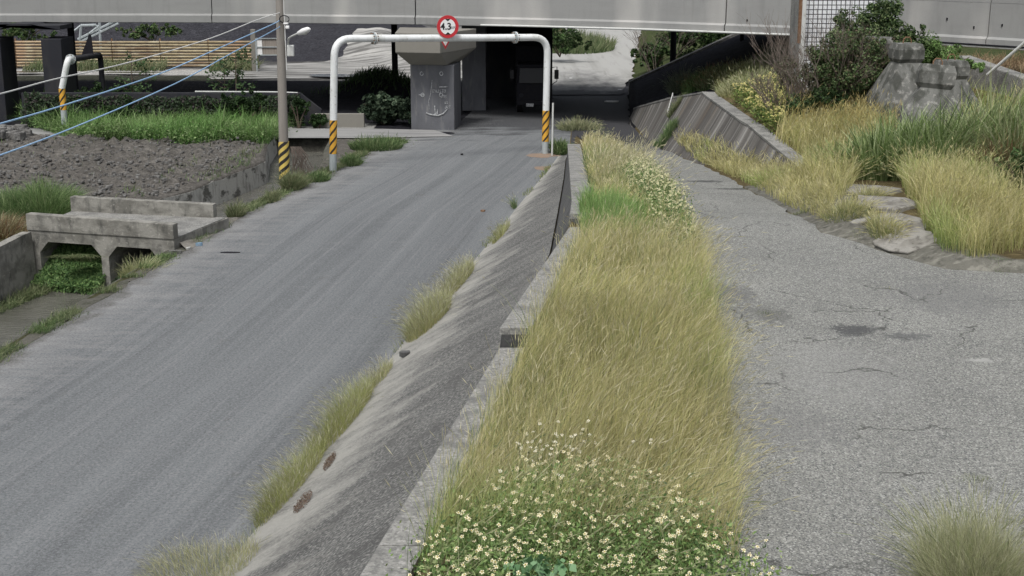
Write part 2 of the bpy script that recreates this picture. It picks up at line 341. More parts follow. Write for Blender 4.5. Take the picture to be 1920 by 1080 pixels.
M['white'] = layered('white_paint', (.72, .74, .74), [(2.2, (1, 1, .4), .48, .7, (.50, .51, .48), .75, 7), (9, one, .6, .7, (.34, .31, .26), .7, 7), (1, (8, 8, .5), .58, .75, (.45, .44, .40), .5, 5)], .45, None, spec=.5)
M['polec'] = layered('pole_concrete', (.26, .24, .215), [(3, (1, 1, .08), .45, .7, (.19, .17, .15), .8, 5), (40, one, .5, .8, (.16, .15, .14), .5)], .9, (40, .4, .01))
M['galv'] = layered('galvanised_steel', (.42, .46, .47), [(6, (1, 1, .3), .5, .7, (.22, .25, .24), .7, 6)], .5, metallic=.3)
M['dark'] = layered('dark_metal', (.014, .014, .018), [(8, one, .5, .8, (.03, .028, .026), .5)], .8, spec=.15)
M['rust'] = layered('rusty_steel', (.16, .085, .045), [(9, one, .45, .7, (.30, .22, .16), .7)], .85)
M['pipe'] = layered('pale_pipe', (.55, .56, .54), [(3, one, .55, .75, (.25, .24, .2), .6, 6)], .5)
M['cableb'] = layered('blue_cable', (.30, .48, .70), [(2, one, .5, .7, (.45, .6, .75), .5)], .45)
M['cablew'] = layered('white_cable', (.62, .62, .60), [(2, one, .5, .7, (.5, .48, .46), .5)], .45)
M['red'] = layered('red_paint', (.52, .035, .045), [(12, one, .55, .8, (.36, .05, .05), .5)], .5)
M['signwhite'] = layered('sign_white', (.80, .80, .79), [(12, one, .62, .8, (.6, .6, .58), .5)], .45)
M['black'] = layered('black_paint', (.018, .018, .02), [(10, one, .6, .8, (.06, .06, .05), .5)], .55)
M['chalk'] = layered('white_marks', (.46, .47, .48), [(14, one, .42, .6, (.17, .175, .18), .85)], .9)
M['siding'] = layered('weathered_siding', (.33, .27, .165), [(2, (1, 1, .25), .5, .7, (.14, .10, .07), .7, 6), (1, (.25, 1, 9), .48, .58, (.17, .11, .07), .85, 4), (1.4, (.5, 1, 5), .5, .62, (.52, .47, .33), .7, 5), (.5, (1, 1, .5), .52, .68, (.36, .23, .14), .7, 5)], .8)
M['grey_sheet'] = layered('grey_sheet', (.28, .25, .22), [(3, (5, 1, .3), .45, .7, (.17, .14, .12), .7)], .7)
M['tile'] = None
M['puddle'], _n, _b = new_mat('puddle_water'); _b.inputs['Base Color'].default_value = (.03, .03, .03, 1); _b.inputs['Roughness'].default_value = .12; _b.inputs['Specular IOR Level'].default_value = 1.0; _b.inputs['IOR'].default_value = 1.6
bump(_n, _b, nz(_n, coords(_n), 2, 3), .6, .12)
m, n, b = new_mat('canal_water'); co = coords(n)
c = mixc(n, rmp(n, nz(n, co, .9, 5, (1, 2, 1)), .35, .7), (.09, .088, .075), (.15, .147, .128))
c = mixc(n, rmp(n, nz(n, co, 5, 5, (1, 2.5, 1)), .55, .7, 0, .6), c, (.07, .07, .06))
n.links.new(c, b.inputs['Base Color']); b.inputs['Roughness'].default_value = .16; b.inputs['Specular IOR Level'].default_value = .6
bump(n, b, nz(n, co, 5, 4, (1, 2.4, 1)), .6, .06); M['water'] = m
def stripe_mat(name, ya, yb, k, tw, worn):
    m, n, b = new_mat(name); uv = coords(n, 'UV'); s = n.nodes.new('ShaderNodeSeparateXYZ'); n.links.new(uv, s.inputs[0])
    a = n.nodes.new('ShaderNodeMath'); a.operation = 'MULTIPLY'; n.links.new(s.outputs[0], a.inputs[0]); a.inputs[1].default_value = tw
    d = n.nodes.new('ShaderNodeMath'); d.operation = 'MULTIPLY_ADD'; n.links.new(s.outputs[1], d.inputs[0]); d.inputs[1].default_value = k; n.links.new(a.outputs[0], d.inputs[2])
    f = n.nodes.new('ShaderNodeMath'); f.operation = 'FRACT'; n.links.new(d.outputs[0], f.inputs[0])
    g = rmp(n, f.outputs[0], worn, worn + .02)
    yel = mixc(n, rmp(n, nz(n, uv, 6, 5), .4, .75), ya, yb)
    n.links.new(mixc(n, g, yel, (.022, .02, .02)), b.inputs['Base Color']); b.inputs['Roughness'].default_value = .5; return m
M['stripe'] = stripe_mat('yellow_black_wrap', (.62, .46, .10), (.52, .40, .13), 3.6, -3, .5)
M['stripe2'] = stripe_mat('orange_black_paint', (.68, .36, .035), (.58, .33, .06), 3.0, -3, .66)
# foliage: colour comes from each leaf / blade
def foliage(name, tr):
    m, n, b = new_mat(name); a = n.nodes.new('ShaderNodeAttribute'); a.attribute_name = 'col'
    n.links.new(a.outputs['Color'], b.inputs['Base Color']); b.inputs['Roughness'].default_value = .6; b.inputs['Specular IOR Level'].default_value = .25
    t = n.nodes.new('ShaderNodeBsdfTranslucent'); n.links.new(a.outputs['Color'], t.inputs[0])
    mx = n.nodes.new('ShaderNodeMixShader'); mx.inputs[0].default_value = tr
    n.links.new(b.outputs[0], mx.inputs[1]); n.links.new(t.outputs[0], mx.inputs[2])
    n.links.new(mx.outputs[0], [x for x in n.nodes if x.type == 'OUTPUT_MATERIAL'][0].inputs[0]); return m
M['grass'] = foliage('grass', .35); M['leaf'] = foliage('leaf', .2)
M['bark'] = layered('bark', (.11, .085, .065), [(14, (1, 1, .2), .45, .7, (.05, .04, .03), .8)], .95)

# ------------------------------------------------------------------ ground, road, ramp
rows = np.concatenate([np.arange(2, 10, 1.), np.arange(10, 19.8, .3), [19.88, 19.92], np.arange(20.1, 27.3, .3), [27.38, 27.42], np.arange(27.6, 60, .25), np.arange(60, 130, .8), [135, 150, 200, 350, 900]])
def row_cols(Y):
    xl, xr, xt, xw, ql, qr = XL(Y), XR(Y), XT(Y), XW(Y), QL(Y), QR(Y); cl = xl - CLW(Y); cr = xl - CRW(Y)
    br = [(-900, 5), (-60, 12), (-30, 80), (cl - .03, 1), (cl, 6), (cr, 1), (cr + .03, 2), (xl, 6), (xr, 3), (xt, 2), (xw, 1), (xw + .4, 12), (ql, 6), (qr, 1), (qr + .03, 12), (qr + 2, 50), (max(26, qr + 12), 12), (max(60, qr + 30), 5), (1000, 0)]
    X = []
    for (a, k), (b2, _) in zip(br[:-1], br[1:]):
        X += list(np.linspace(a, b2, k, endpoint=False))
    X.append(1000.); return np.array(X)
XX = np.array([row_cols(y) for y in rows]); YY = np.repeat(rows[:, None], XX.shape[1], 1)
ZZ = hgt(XX, YY)
inroad = (XX >= XL(YY) - 1e-6) & (XX <= XR(YY) + 1e-6)
inramp = (XX >= QL(YY) - 1e-6) & (XX <= QR(YY) + 1e-6)
inbank = (XX > XR(YY) + 1e-6) & (XX < XW(YY) + .42) & (YY < 52.2)
inw2 = (XX > WF(YY) - .15) & (XX <= WF(YY) + W2(YY) + .3) & (YY > 35.4) & (YY < 64)
ZG = ZZ.copy(); ZG[inroad | inramp] -= .06; ZG[inbank] -= .16; ZG[inw2] -= .16
cc = np.zeros(XX.shape + (3,)); 
cc[:] = (.13, .105, .055)                                    # litter and earth between the grass
lf = XX < XL(YY) - 1e-3
n1 = fbm(XX * .5, YY * .5, 21)
def setc(mask, c): cc[mask] = c
setc(lf, (.135, .126, .114))
setc(lf & (YY < 38), (.085, .085, .045))
setc(lf & (XX > XL(YY) - CLW(YY) + .01) & (XX < XL(YY) - CRW(YY)), (.06, .058, .05))
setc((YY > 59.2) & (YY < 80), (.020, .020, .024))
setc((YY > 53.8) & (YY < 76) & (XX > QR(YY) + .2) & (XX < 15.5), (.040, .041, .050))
setc((YY > 60) & (YY < 90) & (XX >= 15.5), (.16, .12, .07))
setc((YY > 10) & (YY < 36) & (XX > QR(YY)) & (XX < QR(YY) + .9 + .8 * n1), (.19, .185, .16))
setc((YY >= 80) & (XX < 3), (.19, .187, .18))
setc((YY >= 80) & (XX < 3) & (n1 > .5), (.09, .088, .085))
setc((YY >= 80) & (XX < -15) & (YY < 83.6), (.05, .052, .04))
setc((YY >= 83.6) & (YY <= 87.3) & (XX < -15), (.42, .41, .39))
setc((YY >= 93) & (XX < -7), (.045, .045, .052))
setc((YY >= 77) & (XX > QR(YY)), (.06, .075, .03))
nr, nc = XX.shape
idx = np.arange(nr * nc).reshape(nr, nc)
Q = np.stack([idx[:-1, :-1], idx[:-1, 1:], idx[1:, 1:], idx[1:, :-1]], -1).reshape(-1, 4)
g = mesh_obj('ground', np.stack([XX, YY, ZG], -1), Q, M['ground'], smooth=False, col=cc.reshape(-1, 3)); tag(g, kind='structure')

def sheet(name, fa, fb, y0, y1, nx, mat, zoff=0., jit=(0, 0), step=.25):
    ys = np.arange(y0, y1 + 1e-6, step); ys[-1] = y1; V = []; UV = []
    for y in ys:
        a = float(fa(y)) + jit[0] * (fbm(y * 1.3, 0.5, 31) - .5); b = float(fb(y)) + jit[1] * (fbm(y * 1.3, 7.5, 33) - .5)
        xs = np.linspace(a, b, nx)
        for x in xs: V.append((x, y, 0)); UV.append((x - float(fa(y)), y))
    V = np.array(V, float)
    return V, UV, len(ys)
def add_sheet(name, fa, fb, y0, y1, nx, mat, zf, jit=(0, 0), step=.25):
    V, UV, ny = sheet(name, fa, fb, y0, y1, nx, mat, jit=jit, step=step)
    V[:, 2] = zf(V[:, 0], V[:, 1])
    I = np.arange(ny * nx).reshape(ny, nx); q = np.stack([I[:-1, :-1], I[:-1, 1:], I[1:, 1:], I[1:, :-1]], -1).reshape(-1, 4)
    o = mesh_obj(name, V, q, mat, uv=UV); tag(o, kind='structure'); return o
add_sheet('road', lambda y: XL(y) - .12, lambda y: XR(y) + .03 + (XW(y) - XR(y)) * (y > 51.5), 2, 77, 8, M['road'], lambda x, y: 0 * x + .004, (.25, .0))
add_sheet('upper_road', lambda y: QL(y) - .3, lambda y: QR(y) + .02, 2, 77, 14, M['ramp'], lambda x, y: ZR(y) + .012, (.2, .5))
# merging apron between the two roads under the bridge
add_sheet('junction', lambda y: XW(y) - .1, lambda y: QL(y), 52.6, 77, 4, M['ramp'], lambda x, y: np.maximum(ZR(y) * sst(0, 1, (x - XW(y)) / (QL(y) - XW(y))), 0) + .024)
M['pale'] = layered('pale_dusty_ground', (.34, .337, .32), [(1, (1.2, .08, 1), .5, .66, (.25, .247, .23), .7, 6, (0, 0, -.12)), (1, (2.5, .15, 1), .58, .7, (.19, .185, .17), .6, 6, (0, 0, -.12)), (20, one, .5, .8, (.3, .29, .27), .4)], .9, (8, .5, .05))
_m = M['pale']; _n = _m.node_tree; _b = [x for x in _n.nodes if x.type == 'BSDF_PRINCIPLED'][0]; _src = _b.inputs['Base Color'].links[0].from_socket; _o = coords(_n)
_s = _n.nodes.new('ShaderNodeSeparateXYZ'); _n.links.new(_o, _s.inputs[0]); _a = _n.nodes.new('ShaderNodeMath'); _a.operation = 'ADD'; _n.links.new(_s.outputs[1], _a.inputs[0]); _n.links.new(rmp(_n, nz(_n, _o, .35, 6, (1, .5, 1), rough=.75), .3, .7, -7, 7), _a.inputs[1])
_n.links.new(mixc(_n, rmp(_n, _a.outputs[0], 73, 86, .96, 0), _src, (.03, .031, .034)), _b.inputs['Base Color'])
add_sheet('dirt_road', lambda y: XL(y) + 1.5, lambda y: QR(y) - .2 + .2 * sst(76, 80, y), 72.5, 170, 10, M['pale'], lambda x, y: .05 + 0 * x, (2.0, 1.0), 1.)
M['tracks'] = layered('rutted_mud', (.30, .295, .28), [(1, (.18, 2.2, 1), .46, .56, (.10, .098, .092), .9, 6, (0, 0, .3)), (1, (.1, .9, 1), .55, .68, (.5, .49, .46), .8, 5, (0, 0, .3)), (15, one, .5, .8, (.15, .14, .13), .4)], .85, (6, .6, .05))
add_sheet('mud_yard', lambda y: -17.5 + 6.5 * sst(86, 96, y), lambda y: XL(y) + .5, 81.2, 99, 40, M['tracks'], lambda x, y: hgt(x, y) + .05, (3, 1.), .6)
# canal water
V = []; UVw = []
ys = np.arange(2, 57.6, .5)
for y in ys:
    zw_ = -1.25 if y < 37.6 else -.55; V += [(XL(y) - CLW(y) + .01, y, zw_), (XL(y) - CRW(y) + .01, y, zw_)]
I = np.arange(len(V)).reshape(-1, 2)
wtr = mesh_obj('water', V, np.stack([I[:-1, 0], I[:-1, 1], I[1:, 1], I[1:, 0]], -1), M['water']); tag(wtr, kind='structure')
# puddles
def blob(name, pts_or_c, rx, ry, z, mat, n=36, s=0, irr=.35):
    c = pts_or_c; V = [(0, 0, 0)]
    for k in range(n):
        a = 2 * math.pi * k / n; r = 1 + irr * (float(fbm(math.cos(a) * 1.7 + s, math.sin(a) * 1.7 + s * 2.3, 40 + s)) - .5) * 2
        V.append((math.cos(a) * rx * r, math.sin(a) * ry * r, 0))
    Fc = [(0, k + 1, (k + 1) % n + 1) for k in range(n)]
    o = mesh_obj(name, np.array(V), Fc, mat); o.location = (c[0], c[1], z); return o
for i, (u, v, rx, ry) in enumerate([(635, 144, 1.9, .9), (250, 139, 1.8, .5), (55, 138, 1.2, .5), (672, 92, 1.6, 2.6), (440, 143, 1.6, .25), (32, 214, .5, .7)]):
    p = P(u, v, .05); p.z = float(hgt(p.x, p.y)) if i != 5 else 0
    b_ = blob('puddle', p, rx, ry, .16 if i == 3 else (p.z + .16), M['puddle'], s=i); tag(b_, kind='structure')

# ------------------------------------------------------------------ sloping bank and long retaining wall
V = []; UV = []; ys = np.arange(2, 52.01, .25); nx = 10
for y in ys:
    a, b_ = float(XR(y)), float(XT(y)); zt = float(ZT(y)); s0 = math.hypot(b_ - a, zt)
    for k in range(nx + 1):
        t = k / nx; x = a + (b_ - a) * t - (.12 if k == 0 else 0)
        V.append((x, y, zt * t - .05 * (k == 0) + .015 * (fbm(x * 2, y * 2, 50) - .5))); UV.append((s0 * t, y + s0 * t * .25))
I = np.arange(len(V)).reshape(len(ys), nx + 1)
bankw = empty('retaining_wall', (0.5, 24, 0), 'long stained concrete retaining wall with sloping apron between lower and upper road', 'retaining wall')
q = np.stack([I[:-1, :-1], I[:-1, 1:], I[1:, 1:], I[1:, :-1]], -1).reshape(-1, 4)
org = Vector((.5, 24, 0))
ap = mesh_obj('sloping_apron', np.array(V) - np.array(org), q, M['bank'], bankw, uv=UV, col=np.repeat((1 - np.tile(np.linspace(0, 1, nx + 1), len(ys)))[:, None], 3, 1))
# wall face + coping segments
def wall_seg(y0, y1, name):
    Va = []; ys = np.linspace(y0, y1, 24); bt = MB()
    for y in ys:
        xw, xt, zt = float(XW(y)), float(XT(y)), float(ZT(y)); zw = float(ZW((y0 + y1) / 2)) if y1 < 28 else float(ZW(max(y, 27.6)))
        top = [(xt + .01, y, zt - .1), (xw - .02, y, zw - .10), (xw + .4, y, zw - .10), (xw + .4, y, zt - .4), (xt + .02, y, zt - .4)]
        cop = [(xw - .05, y, zw - .10), (xw - .05, y, zw - .012), (xw - .035, y, zw), (xw + .4, y, zw), (xw + .42, y, zw - .012), (xw + .42, y, zw - .10)]
        Va.append((top, cop))
    for j, nm, mt in ((0, 'wall_face', M['wallside']), (1, 'coping', M['wall'])):
        m_ = MB(); VV = [Vector(p) - org for r in Va for p in r[j]]; k = len(Va[0][j]); Fc = []
        for i in range(len(ys) - 1):
            for e in range(k): Fc.append((i * k + e, i * k + (e + 1) % k, (i + 1) * k + (e + 1) % k, (i + 1) * k + e))
        Fc += [tuple(range(k)), tuple(range((len(ys) - 1) * k, len(ys) * k))[::-1]]
        m_.add(VV, Fc); o = m_.build(nm, mt, bankw)
wall_seg(2, 12.9, 'a'); wall_seg(12.92, 19.88, 'a'); wall_seg(19.9, 23.3, 'b'); wall_seg(23.32, 27.38, 'b'); wall_seg(27.42, 33.4, 'c'); wall_seg(33.42, 41, 'c'); wall_seg(41.02, 50.6, 'c')

# ------------------------------------------------------------------ streaked wing wall on the right of the ramp
CAPV = []
ys = np.concatenate([np.arange(35.6, 50, .4), [50.0], np.arange(50.4, 63, .4)]); V = []; UV = []
for y in ys:
    x0 = float(WF(y)) - .03; w_ = float(W2(y)); zt = float(T2(y)); zb = float(ZR(y)) - .15
    sl = math.hypot(w_, zt - zb)
    pts = [(x0 - .05, zb), (x0 + w_ * .25, zb + (zt - zb) * .25), (x0 + w_ * .5, zb + (zt - zb) * .5), (x0 + w_ * .75, zb + (zt - zb) * .75), (x0 + w_, zt + .04), (x0 + w_ + .36, zt + .04), (x0 + w_ + .38, zb)]
    CAPV += [(x0 + w_ - .03, y, zt + .03), (x0 + w_ - .03, y, zt + .085 + .02 * fbm(y * 3, 1, 77)), (x0 + w_ + .42, y, zt + .085), (x0 + w_ + .42, y, zt)]
    for k, (x, z) in enumerate(pts): V.append((x, y, z)); UV.append((y - sl * min(k, 4) / 4 * .1, sl * k / 4))
k = 7; Fc = []
for i in range(len(ys) - 1):
    for e in range(k - 1): Fc.append((i * k + e, i * k + e + 1, (i + 1) * k + e + 1, (i + 1) * k + e))
Fc += [tuple(range(k)), tuple(range((len(ys) - 1) * k, len(ys) * k))]
ww = mesh_obj('wing_wall', V, Fc, M['streak'], uv=UV); tag(ww, 'battered concrete wing wall with brown and grey rain streaks beside the upper road', 'wing wall')
Fc = []
for i in range(len(ys) - 1):
    for e in range(4): Fc.append((i * 4 + e, i * 4 + (e + 1) % 4, (i + 1) * 4 + (e + 1) % 4, (i + 1) * 4 + e))
Fc += [(0, 1, 2, 3), tuple(range(len(CAPV) - 4, len(CAPV)))]
mesh_obj('wall_cap', CAPV, Fc, M['wall'], ww)
# far curb running up the slope behind the bridge
m_ = MB(); m_.prism([(6.1, 72.6, .7), (14.5, 72.6, 4.55), (14.5, 72.6, 3.9), (6.1, 72.6, .05)], (0, 0, 0), (0, .45, 0))
o = m_.build('slope_kerb', M['wall']); tag(o, 'long pale concrete kerb climbing the slope behind the bridge', 'kerb')

# ------------------------------------------------------------------ bridge
BZ = 4.2
bp = [P(u, v, BZ) for (u, v) in [(-260, 41), (0, 42), (300, 42), (520, 43), (785, 46), (1000, 51), (1200, 56.5), (1500, 68), (1700, 81), (1920, 95), (2150, 111), (2500, 136)]]
BO = Vector((0, 59, 0))
br = empty('road_bridge', BO, 'long grey concrete road bridge crossing over the lower road', 'bridge')
def bprof(prof, name, mat, pts, closed=True):
    mb = MB(); V = []; n_ = len(pts)
    for i, p in enumerate(pts):
        t = (pts[min(i + 1, n_ - 1)] - pts[max(i - 1, 0)]); t.z = 0; t.normalize(); nn = Vector((-t.y, t.x, 0))
        for (o_, z) in prof: V.append(p + nn * o_ + Vector((0, 0, z - BZ)) - BO)
    k = len(prof); Fc = []
    for i in range(n_ - 1):
        for e in range(k): Fc.append((i * k + e, i * k + (e + 1) % k, (i + 1) * k + (e + 1) % k, (i + 1) * k + e))
    Fc += [tuple(range(k)), tuple(range((n_ - 1) * k, n_ * k))]
    mb.add(V, Fc); return mb.build(name, mat, br)
def lerp_pts(a, b):                                  # bridge points between fractional indices
    r = [];
    def at(t):
        i = min(int(t), len(bp) - 2); return bp[i].lerp(bp[i + 1], t - i)
    r.append(at(a)); i = int(a) + 1
    while i < b: r.append(bp[i].copy()); i += 1
    r.append(at(b)); return r
J = [0, 2.45, 3.98, 6.55, 8.7, 11]
for a, b_ in zip(J[:-1], J[1:]):
    pts = lerp_pts(a + .004, b_ - .004)
    bprof([(.0, 4.22), (-.10, 4.20), (-.12, 4.22), (-.12, 4.52), (-.02, 4.60), (0, 5.75), (.55, 5.75), (.6, 4.7), (1.2, 4.2), (.1, 4.2)], 'edge_girder', M['bridge'], pts)
    bprof([(.02, 5.76), (.02, 6.75), (.28, 6.75), (.28, 5.76)], 'parapet', M['bridge'], pts)
    bprof([(.62, 5.2), (.62, 5.6), (13.4, 5.6), (13.4, 5.2)], 'deck_slab', M['pier'], pts)
    for k_ in range(5):
        o_ = 1.6 + k_ * 2.5
        bprof([(o_, 4.25), (o_, 5.195), (o_ + .8, 5.195), (o_ + .8, 4.25)], 'girder', M['pier'], pts)
mb = MB(); mb.tube([p + Vector((0, -.19, .05)) - BO for p in lerp_pts(4.55, 10.9)], .045, 8)
mb.build('conduit', M['pipe'], br, smooth=True)
mb = MB(); mb.tube([p + Vector((0, -.27, .12)) - BO for p in lerp_pts(8.15, 10.9)], .03, 8); mb.build('conduit', M['dark'], br)
for u, v in [(1715, 53), (1757, 57), (1793, 61), (1833, 46), (1912, 53), (1430, 48), (1872, 60)]:
    p = PY(u, v, 47 if u > 1600 else 53)
    # anchor holes: small recess rings fixed on the girder face
    j = min(range(len(bp) - 1), key=lambda i: abs((bp[i].x + bp[i + 1].x) / 2 - p.x)); a_, c_ = bp[j], bp[j + 1]
    t = (p.x - a_.x) / (c_.x - a_.x); q_ = a_.lerp(c_, t); mb = MB(); mb.box(Vector((q_.x, q_.y - .012, p.z)) - BO, (.09, .03, .09)); mb.build('anchor_plate', M['dark'], br)
for u in (1815, 1887):
    p = P(u, 88, 4.2); mb = MB(); mb.box(Vector((p.x, p.y + .02, 5.55)) - BO, (.08, .07, .5)); mb.build('drain_pipe', M['dark'], br)
# centre pier: column and flared cap
def loft(mb, bot, top):
    V = list(bot) + list(top); n_ = len(bot)
    return mb.add(V, [tuple(range(n_))[::-1], tuple(range(n_, 2 * n_))] + [(i, (i + 1) % n_, (i + 1) % n_ + n_, i + n_) for i in range(n_)])
def R4(a, b, c, d, z): return [Vector((p[0], p[1], z)) - BO for p in (a, b, c, d)]
fl = P(775, 238, -.05); fr = P(855, 237, -.05)
cA = (fl.x, 59.2); cB = (fr.x, 59.0); cC = (fr.x + .22, 61.0); cD = (fl.x + .1, 61.2)
zc = 2.75
mb = MB(); loft(mb, R4(cA, cB, cC, cD, -.1), R4(cA, cB, cC, cD, zc))
pc = mb.build('pier', M['pier'], br, bevel=.03)
tA = (PY(742, 90, 58.6).x, 58.4); tB = (PY(826, 90, 58.2).x, 57.9); tC = (PY(892, 90, 60).x, 61.0); tD = (PY(750, 90, 62).x, 62.0)
mb = MB(); loft(mb, R4(cA, (cB[0] - .28, cB[1]), cC, cD, zc + .002), R4(tA, tB, tC, tD, 3.32))
loft(mb, R4(tA, tB, tC, tD, 3.322), R4(tA, tB, tC, tD, 4.14))
mb.build('pier_cap', M['piercap'], pc, bevel=.02)
# scribbles and formwork marks on the pier
mb = MB()
def onp(u, v, dy=-.012):
    # point on the pier front plane
    t = (u - 775) / 80.; x = fl.x + (fr.x - fl.x) * t; y = 59.2 + (59.0 - 59.2) * t + dy
    return Vector((x, y, PY(u, v, y).z)) - BO
def stroke(pts, r=.018):
    mb.tube([onp(u, v) for u, v in pts], r, 5)
for (u, v) in [(796, 138), (832, 138), (797, 178), (831, 178)]:
    stroke([(u + 3 * math.cos(a), v + 3.5 * math.sin(a)) for a in np.linspace(0, 6.3, 9)], .02)
let = {'R': [[(0, 6), (0, 0), (3, 0), (3, 3), (0, 3), (3, 6)]], 'W': [[(0, 0), (1, 6), (2, 2), (3, 6), (4, 0)]], 'J': [[(3, 0), (3, 5), (1, 6), (0, 4)]], 'S': [[(3, 0), (0, 1), (3, 4), (0, 6)]], 'O': [[(0, 0), (3, 0), (3, 6), (0, 6), (0, 0)]], 'T': [[(0, 0), (4, 0)], [(2, 0), (2, 6)]]}
def word(u, v, s, txt):
    for ch in txt:
        for st in let[ch]: stroke([(u + a * s * .8, v + b * s) for a, b in st], .014)
        u += 4.2 * s
word(816, 168, 1.0, 'RWJSTO'); word(832, 179, .8, 'OTS'); word(838, 190, .8, 'RS'); word(838, 198, .9, 'JRT')
stroke([(828, 163), (843, 163)], .025)
stroke([(803, 212), (812, 215), (825, 217), (835, 213), (842, 205)], .03); stroke([(820, 216), (819, 198)], .03); stroke([(823, 216), (824, 205)], .03)
stroke([(809, 205), (808, 190), (812, 175), (815, 150)], .012); stroke([(790, 178), (801, 178)], .02)
mb.build('graffiti', M['chalk'], pc)
# wall pier behind
mb = MB(); a0 = PY(866, 100, 66); a1 = PY(911, 100, 66)
mb.box(Vector(((a0.x + a1.x) / 2, 67.0, 2.1)) - BO, (a1.x - a0.x, 2.0, 4.24)); mb.build('pier', M['pier'], br, bevel=.03)
M['shadowed'] = layered('shadow_dark_pier', (.024, .025, .031), [(1.8, (1, 1, .4), .45, .7, (.045, .044, .044), .7, 6)], .95, (18, .4, .03))  # near-black base: deep shade under the deck painted into the concrete
# twin column pier on the left
mb = MB()
for (u0, u1, Y) in ((-65, 2, 62.5), (78, 116, 62.5)):
    a0 = PY(u0, 100, Y); a1 = PY(u1, 100, Y); mb.box(Vector(((a0.x + a1.x) / 2, Y + .9, 1.75)) - BO, (a1.x - a0.x, 1.8, 3.7))
pl = mb.build('pier', M['shadowed'], br, bevel=.03)
x0 = PY(-65, 100, 62.5).x; xa = PY(2, 100, 62.5).x; xb = PY(78, 100, 62.5).x; x1 = PY(116, 100, 62.5).x
zt_ = 4.18; z0_ = PY(0, 56, 62.5).z; zm = PY(0, 45, 62.5).z
mb = MB(); mb.prism([Vector(p) - BO for p in [(x0, 62.5, z0_), (xa, 62.5, z0_), (xa + .45, 62.5, zm), (xb - .45, 62.5, zm), (xb, 62.5, z0_), (x1, 62.5, z0_), (x1, 62.5, zt_), (x0, 62.5, zt_)]], (0, 0, 0), (0, 1.78, 0))
mb.build('cap_beam', M['shadowed'], pl)
for (u, Y) in ((136, 66.0), (740, 72.9), (1262, 73.5), (1390, 70)):
    p = PY(u, 100, Y); gz = float(hgt(p.x, Y)); mb = MB(); mb.tube([Vector((p.x, Y, gz - .3)) - BO, Vector((p.x, Y, 4.8)) - BO], .16 if u != 1390 else .1, 12); mb.build('support_post', M['dark'], br, smooth=True)

# ------------------------------------------------------------------ height gantries
def bend(p0, p1, p2, r, n_=7):
    a = (p0 - p1).normalized(); b_ = (p2 - p1).normalized(); c_ = [p1 + a * r]
    for i in range(1, n_):
        t = i / n_; c_.append((p1 + a * r) * (1 - t) ** 2 + p1 * 2 * t * (1 - t) + (p1 + b_ * r) * t * t)
    return c_ + [p1 + b_ * r]
gl = P(624, 322, 0); gr_ = P(1022, 288, 0); r_ = .127
tl = gl.copy(); tl.z = PY(632, 72.5, gl.y).z; tr = gr_.copy(); tr.z = PY(1024, 70, gr_.y).z
tl.x = PY(627, 72, gl.y).x; tr.x = PY(1027, 72, gr_.y).x
gt = empty('height_limit_gantry', gl, 'white pipe gantry with orange and black leg bands spanning the lower road', 'height gantry', 'white pipe height gantries')
def gl_z(p, v): return PY(960, v, p.y).z
def leg(parent, org, base, top, vs, ve, direction):
    """leg from the ground: bare grey foot, striped band, white pipe"""
    zs, ze = gl_z(base, ve), gl_z(base, vs)
    def at(z): t = z / top.z; return base.lerp(top, t) - org
    mb = MB(); mb.tube([at(0) + Vector((0, 0, -.3)), at(zs)], r_, 20); mb.build('leg_foot', M['galv'], parent, smooth=True)
    mb = MB(); mb.tube([at(zs), at(ze)], r_ + .004, 24); o = mb.build('striped_band', M['stripe2'], parent, smooth=True, uv=True)
    return at(ze)
ea = leg(gt, gl, gl, tl, 225, 288, 1); eb = leg(gt, gl, gr_, tr, 207, 265, 1)
path = [ea] + bend(ea, tl - gl, tr - gl, .62) + bend(tl - gl, tr - gl, eb, .62) + [eb]
mb = MB(); mb.tube(path, r_, 24, caps=False); mb.build('crossbeam', M['white'], gt, smooth=True)
ax = (tr - tl).normalized()
def flange(at, parent):
    f_ = None
    for k_ in (-.035, .02):
        mb = MB(); mb.tube([at + ax * k_, at + ax * (k_ + .035)], r_ + .085, 20); o = mb.build('flange', M['galv'] if k_ < 0 else M['white'], parent)
        f_ = f_ or o
    up = Vector((0, 0, 1)); sd_ = ax.cross(up).normalized()
    for j in range(8):
        a = j * math.pi / 4 + .3; c_ = at + (up * math.cos(a) + sd_ * math.sin(a)) * (r_ + .05); mb = MB(); mb.tube([c_ - ax * .085, c_ + ax * .115], .017, 6); mb.build('bolt', M['rust'], f_)
for u in (701, 965):
    t = (u - 627) / 400.; t = t * tl.y / ((1 - t) * tr.y + t * tl.y) ; flange((tl.lerp(tr, t)) - gl, gt)
# round sign
def disc(mb, c, n_, r, th, seg=40):
    up = Vector((0, 0, 1)); sd_ = up.cross(n_).normalized()
    V = []
    for s_ in (0, th):
        for k_ in range(seg): a = 2 * math.pi * k_ / seg; V.append(c + n_ * s_ + (sd_ * math.cos(a) + up * math.sin(a)) * r)
    return mb.add(V, [tuple(range(seg))[::-1], tuple(range(seg, 2 * seg))] + [(i, (i + 1) % seg, (i + 1) % seg + seg, i + seg) for i in range(seg)])
nf = ax.cross(Vector((0, 0, 1))).normalized()
if nf.y > 0: nf = -nf
nf = (nf * .8 + Vector((-.02, -1, .0)) * .5).normalized()
su = Vector((0, 0, 1)).cross(nf).normalized()                       # runs left to right as seen from the road
if su.x < 0: su = -su
sy_ = tl.lerp(tr, .53).y - .28
sc_ = PY(839.5, 50, sy_); RS = .40
sg = empty('height_limit_sign', sc_, 'round red and white 4.3 metre height limit sign on the gantry crossbeam', 'road sign')
Z0 = Vector((0, 0, 0))
mb = MB(); disc(mb, Z0, nf, RS, .012); mb.build('sign_ring', M['red'], sg)
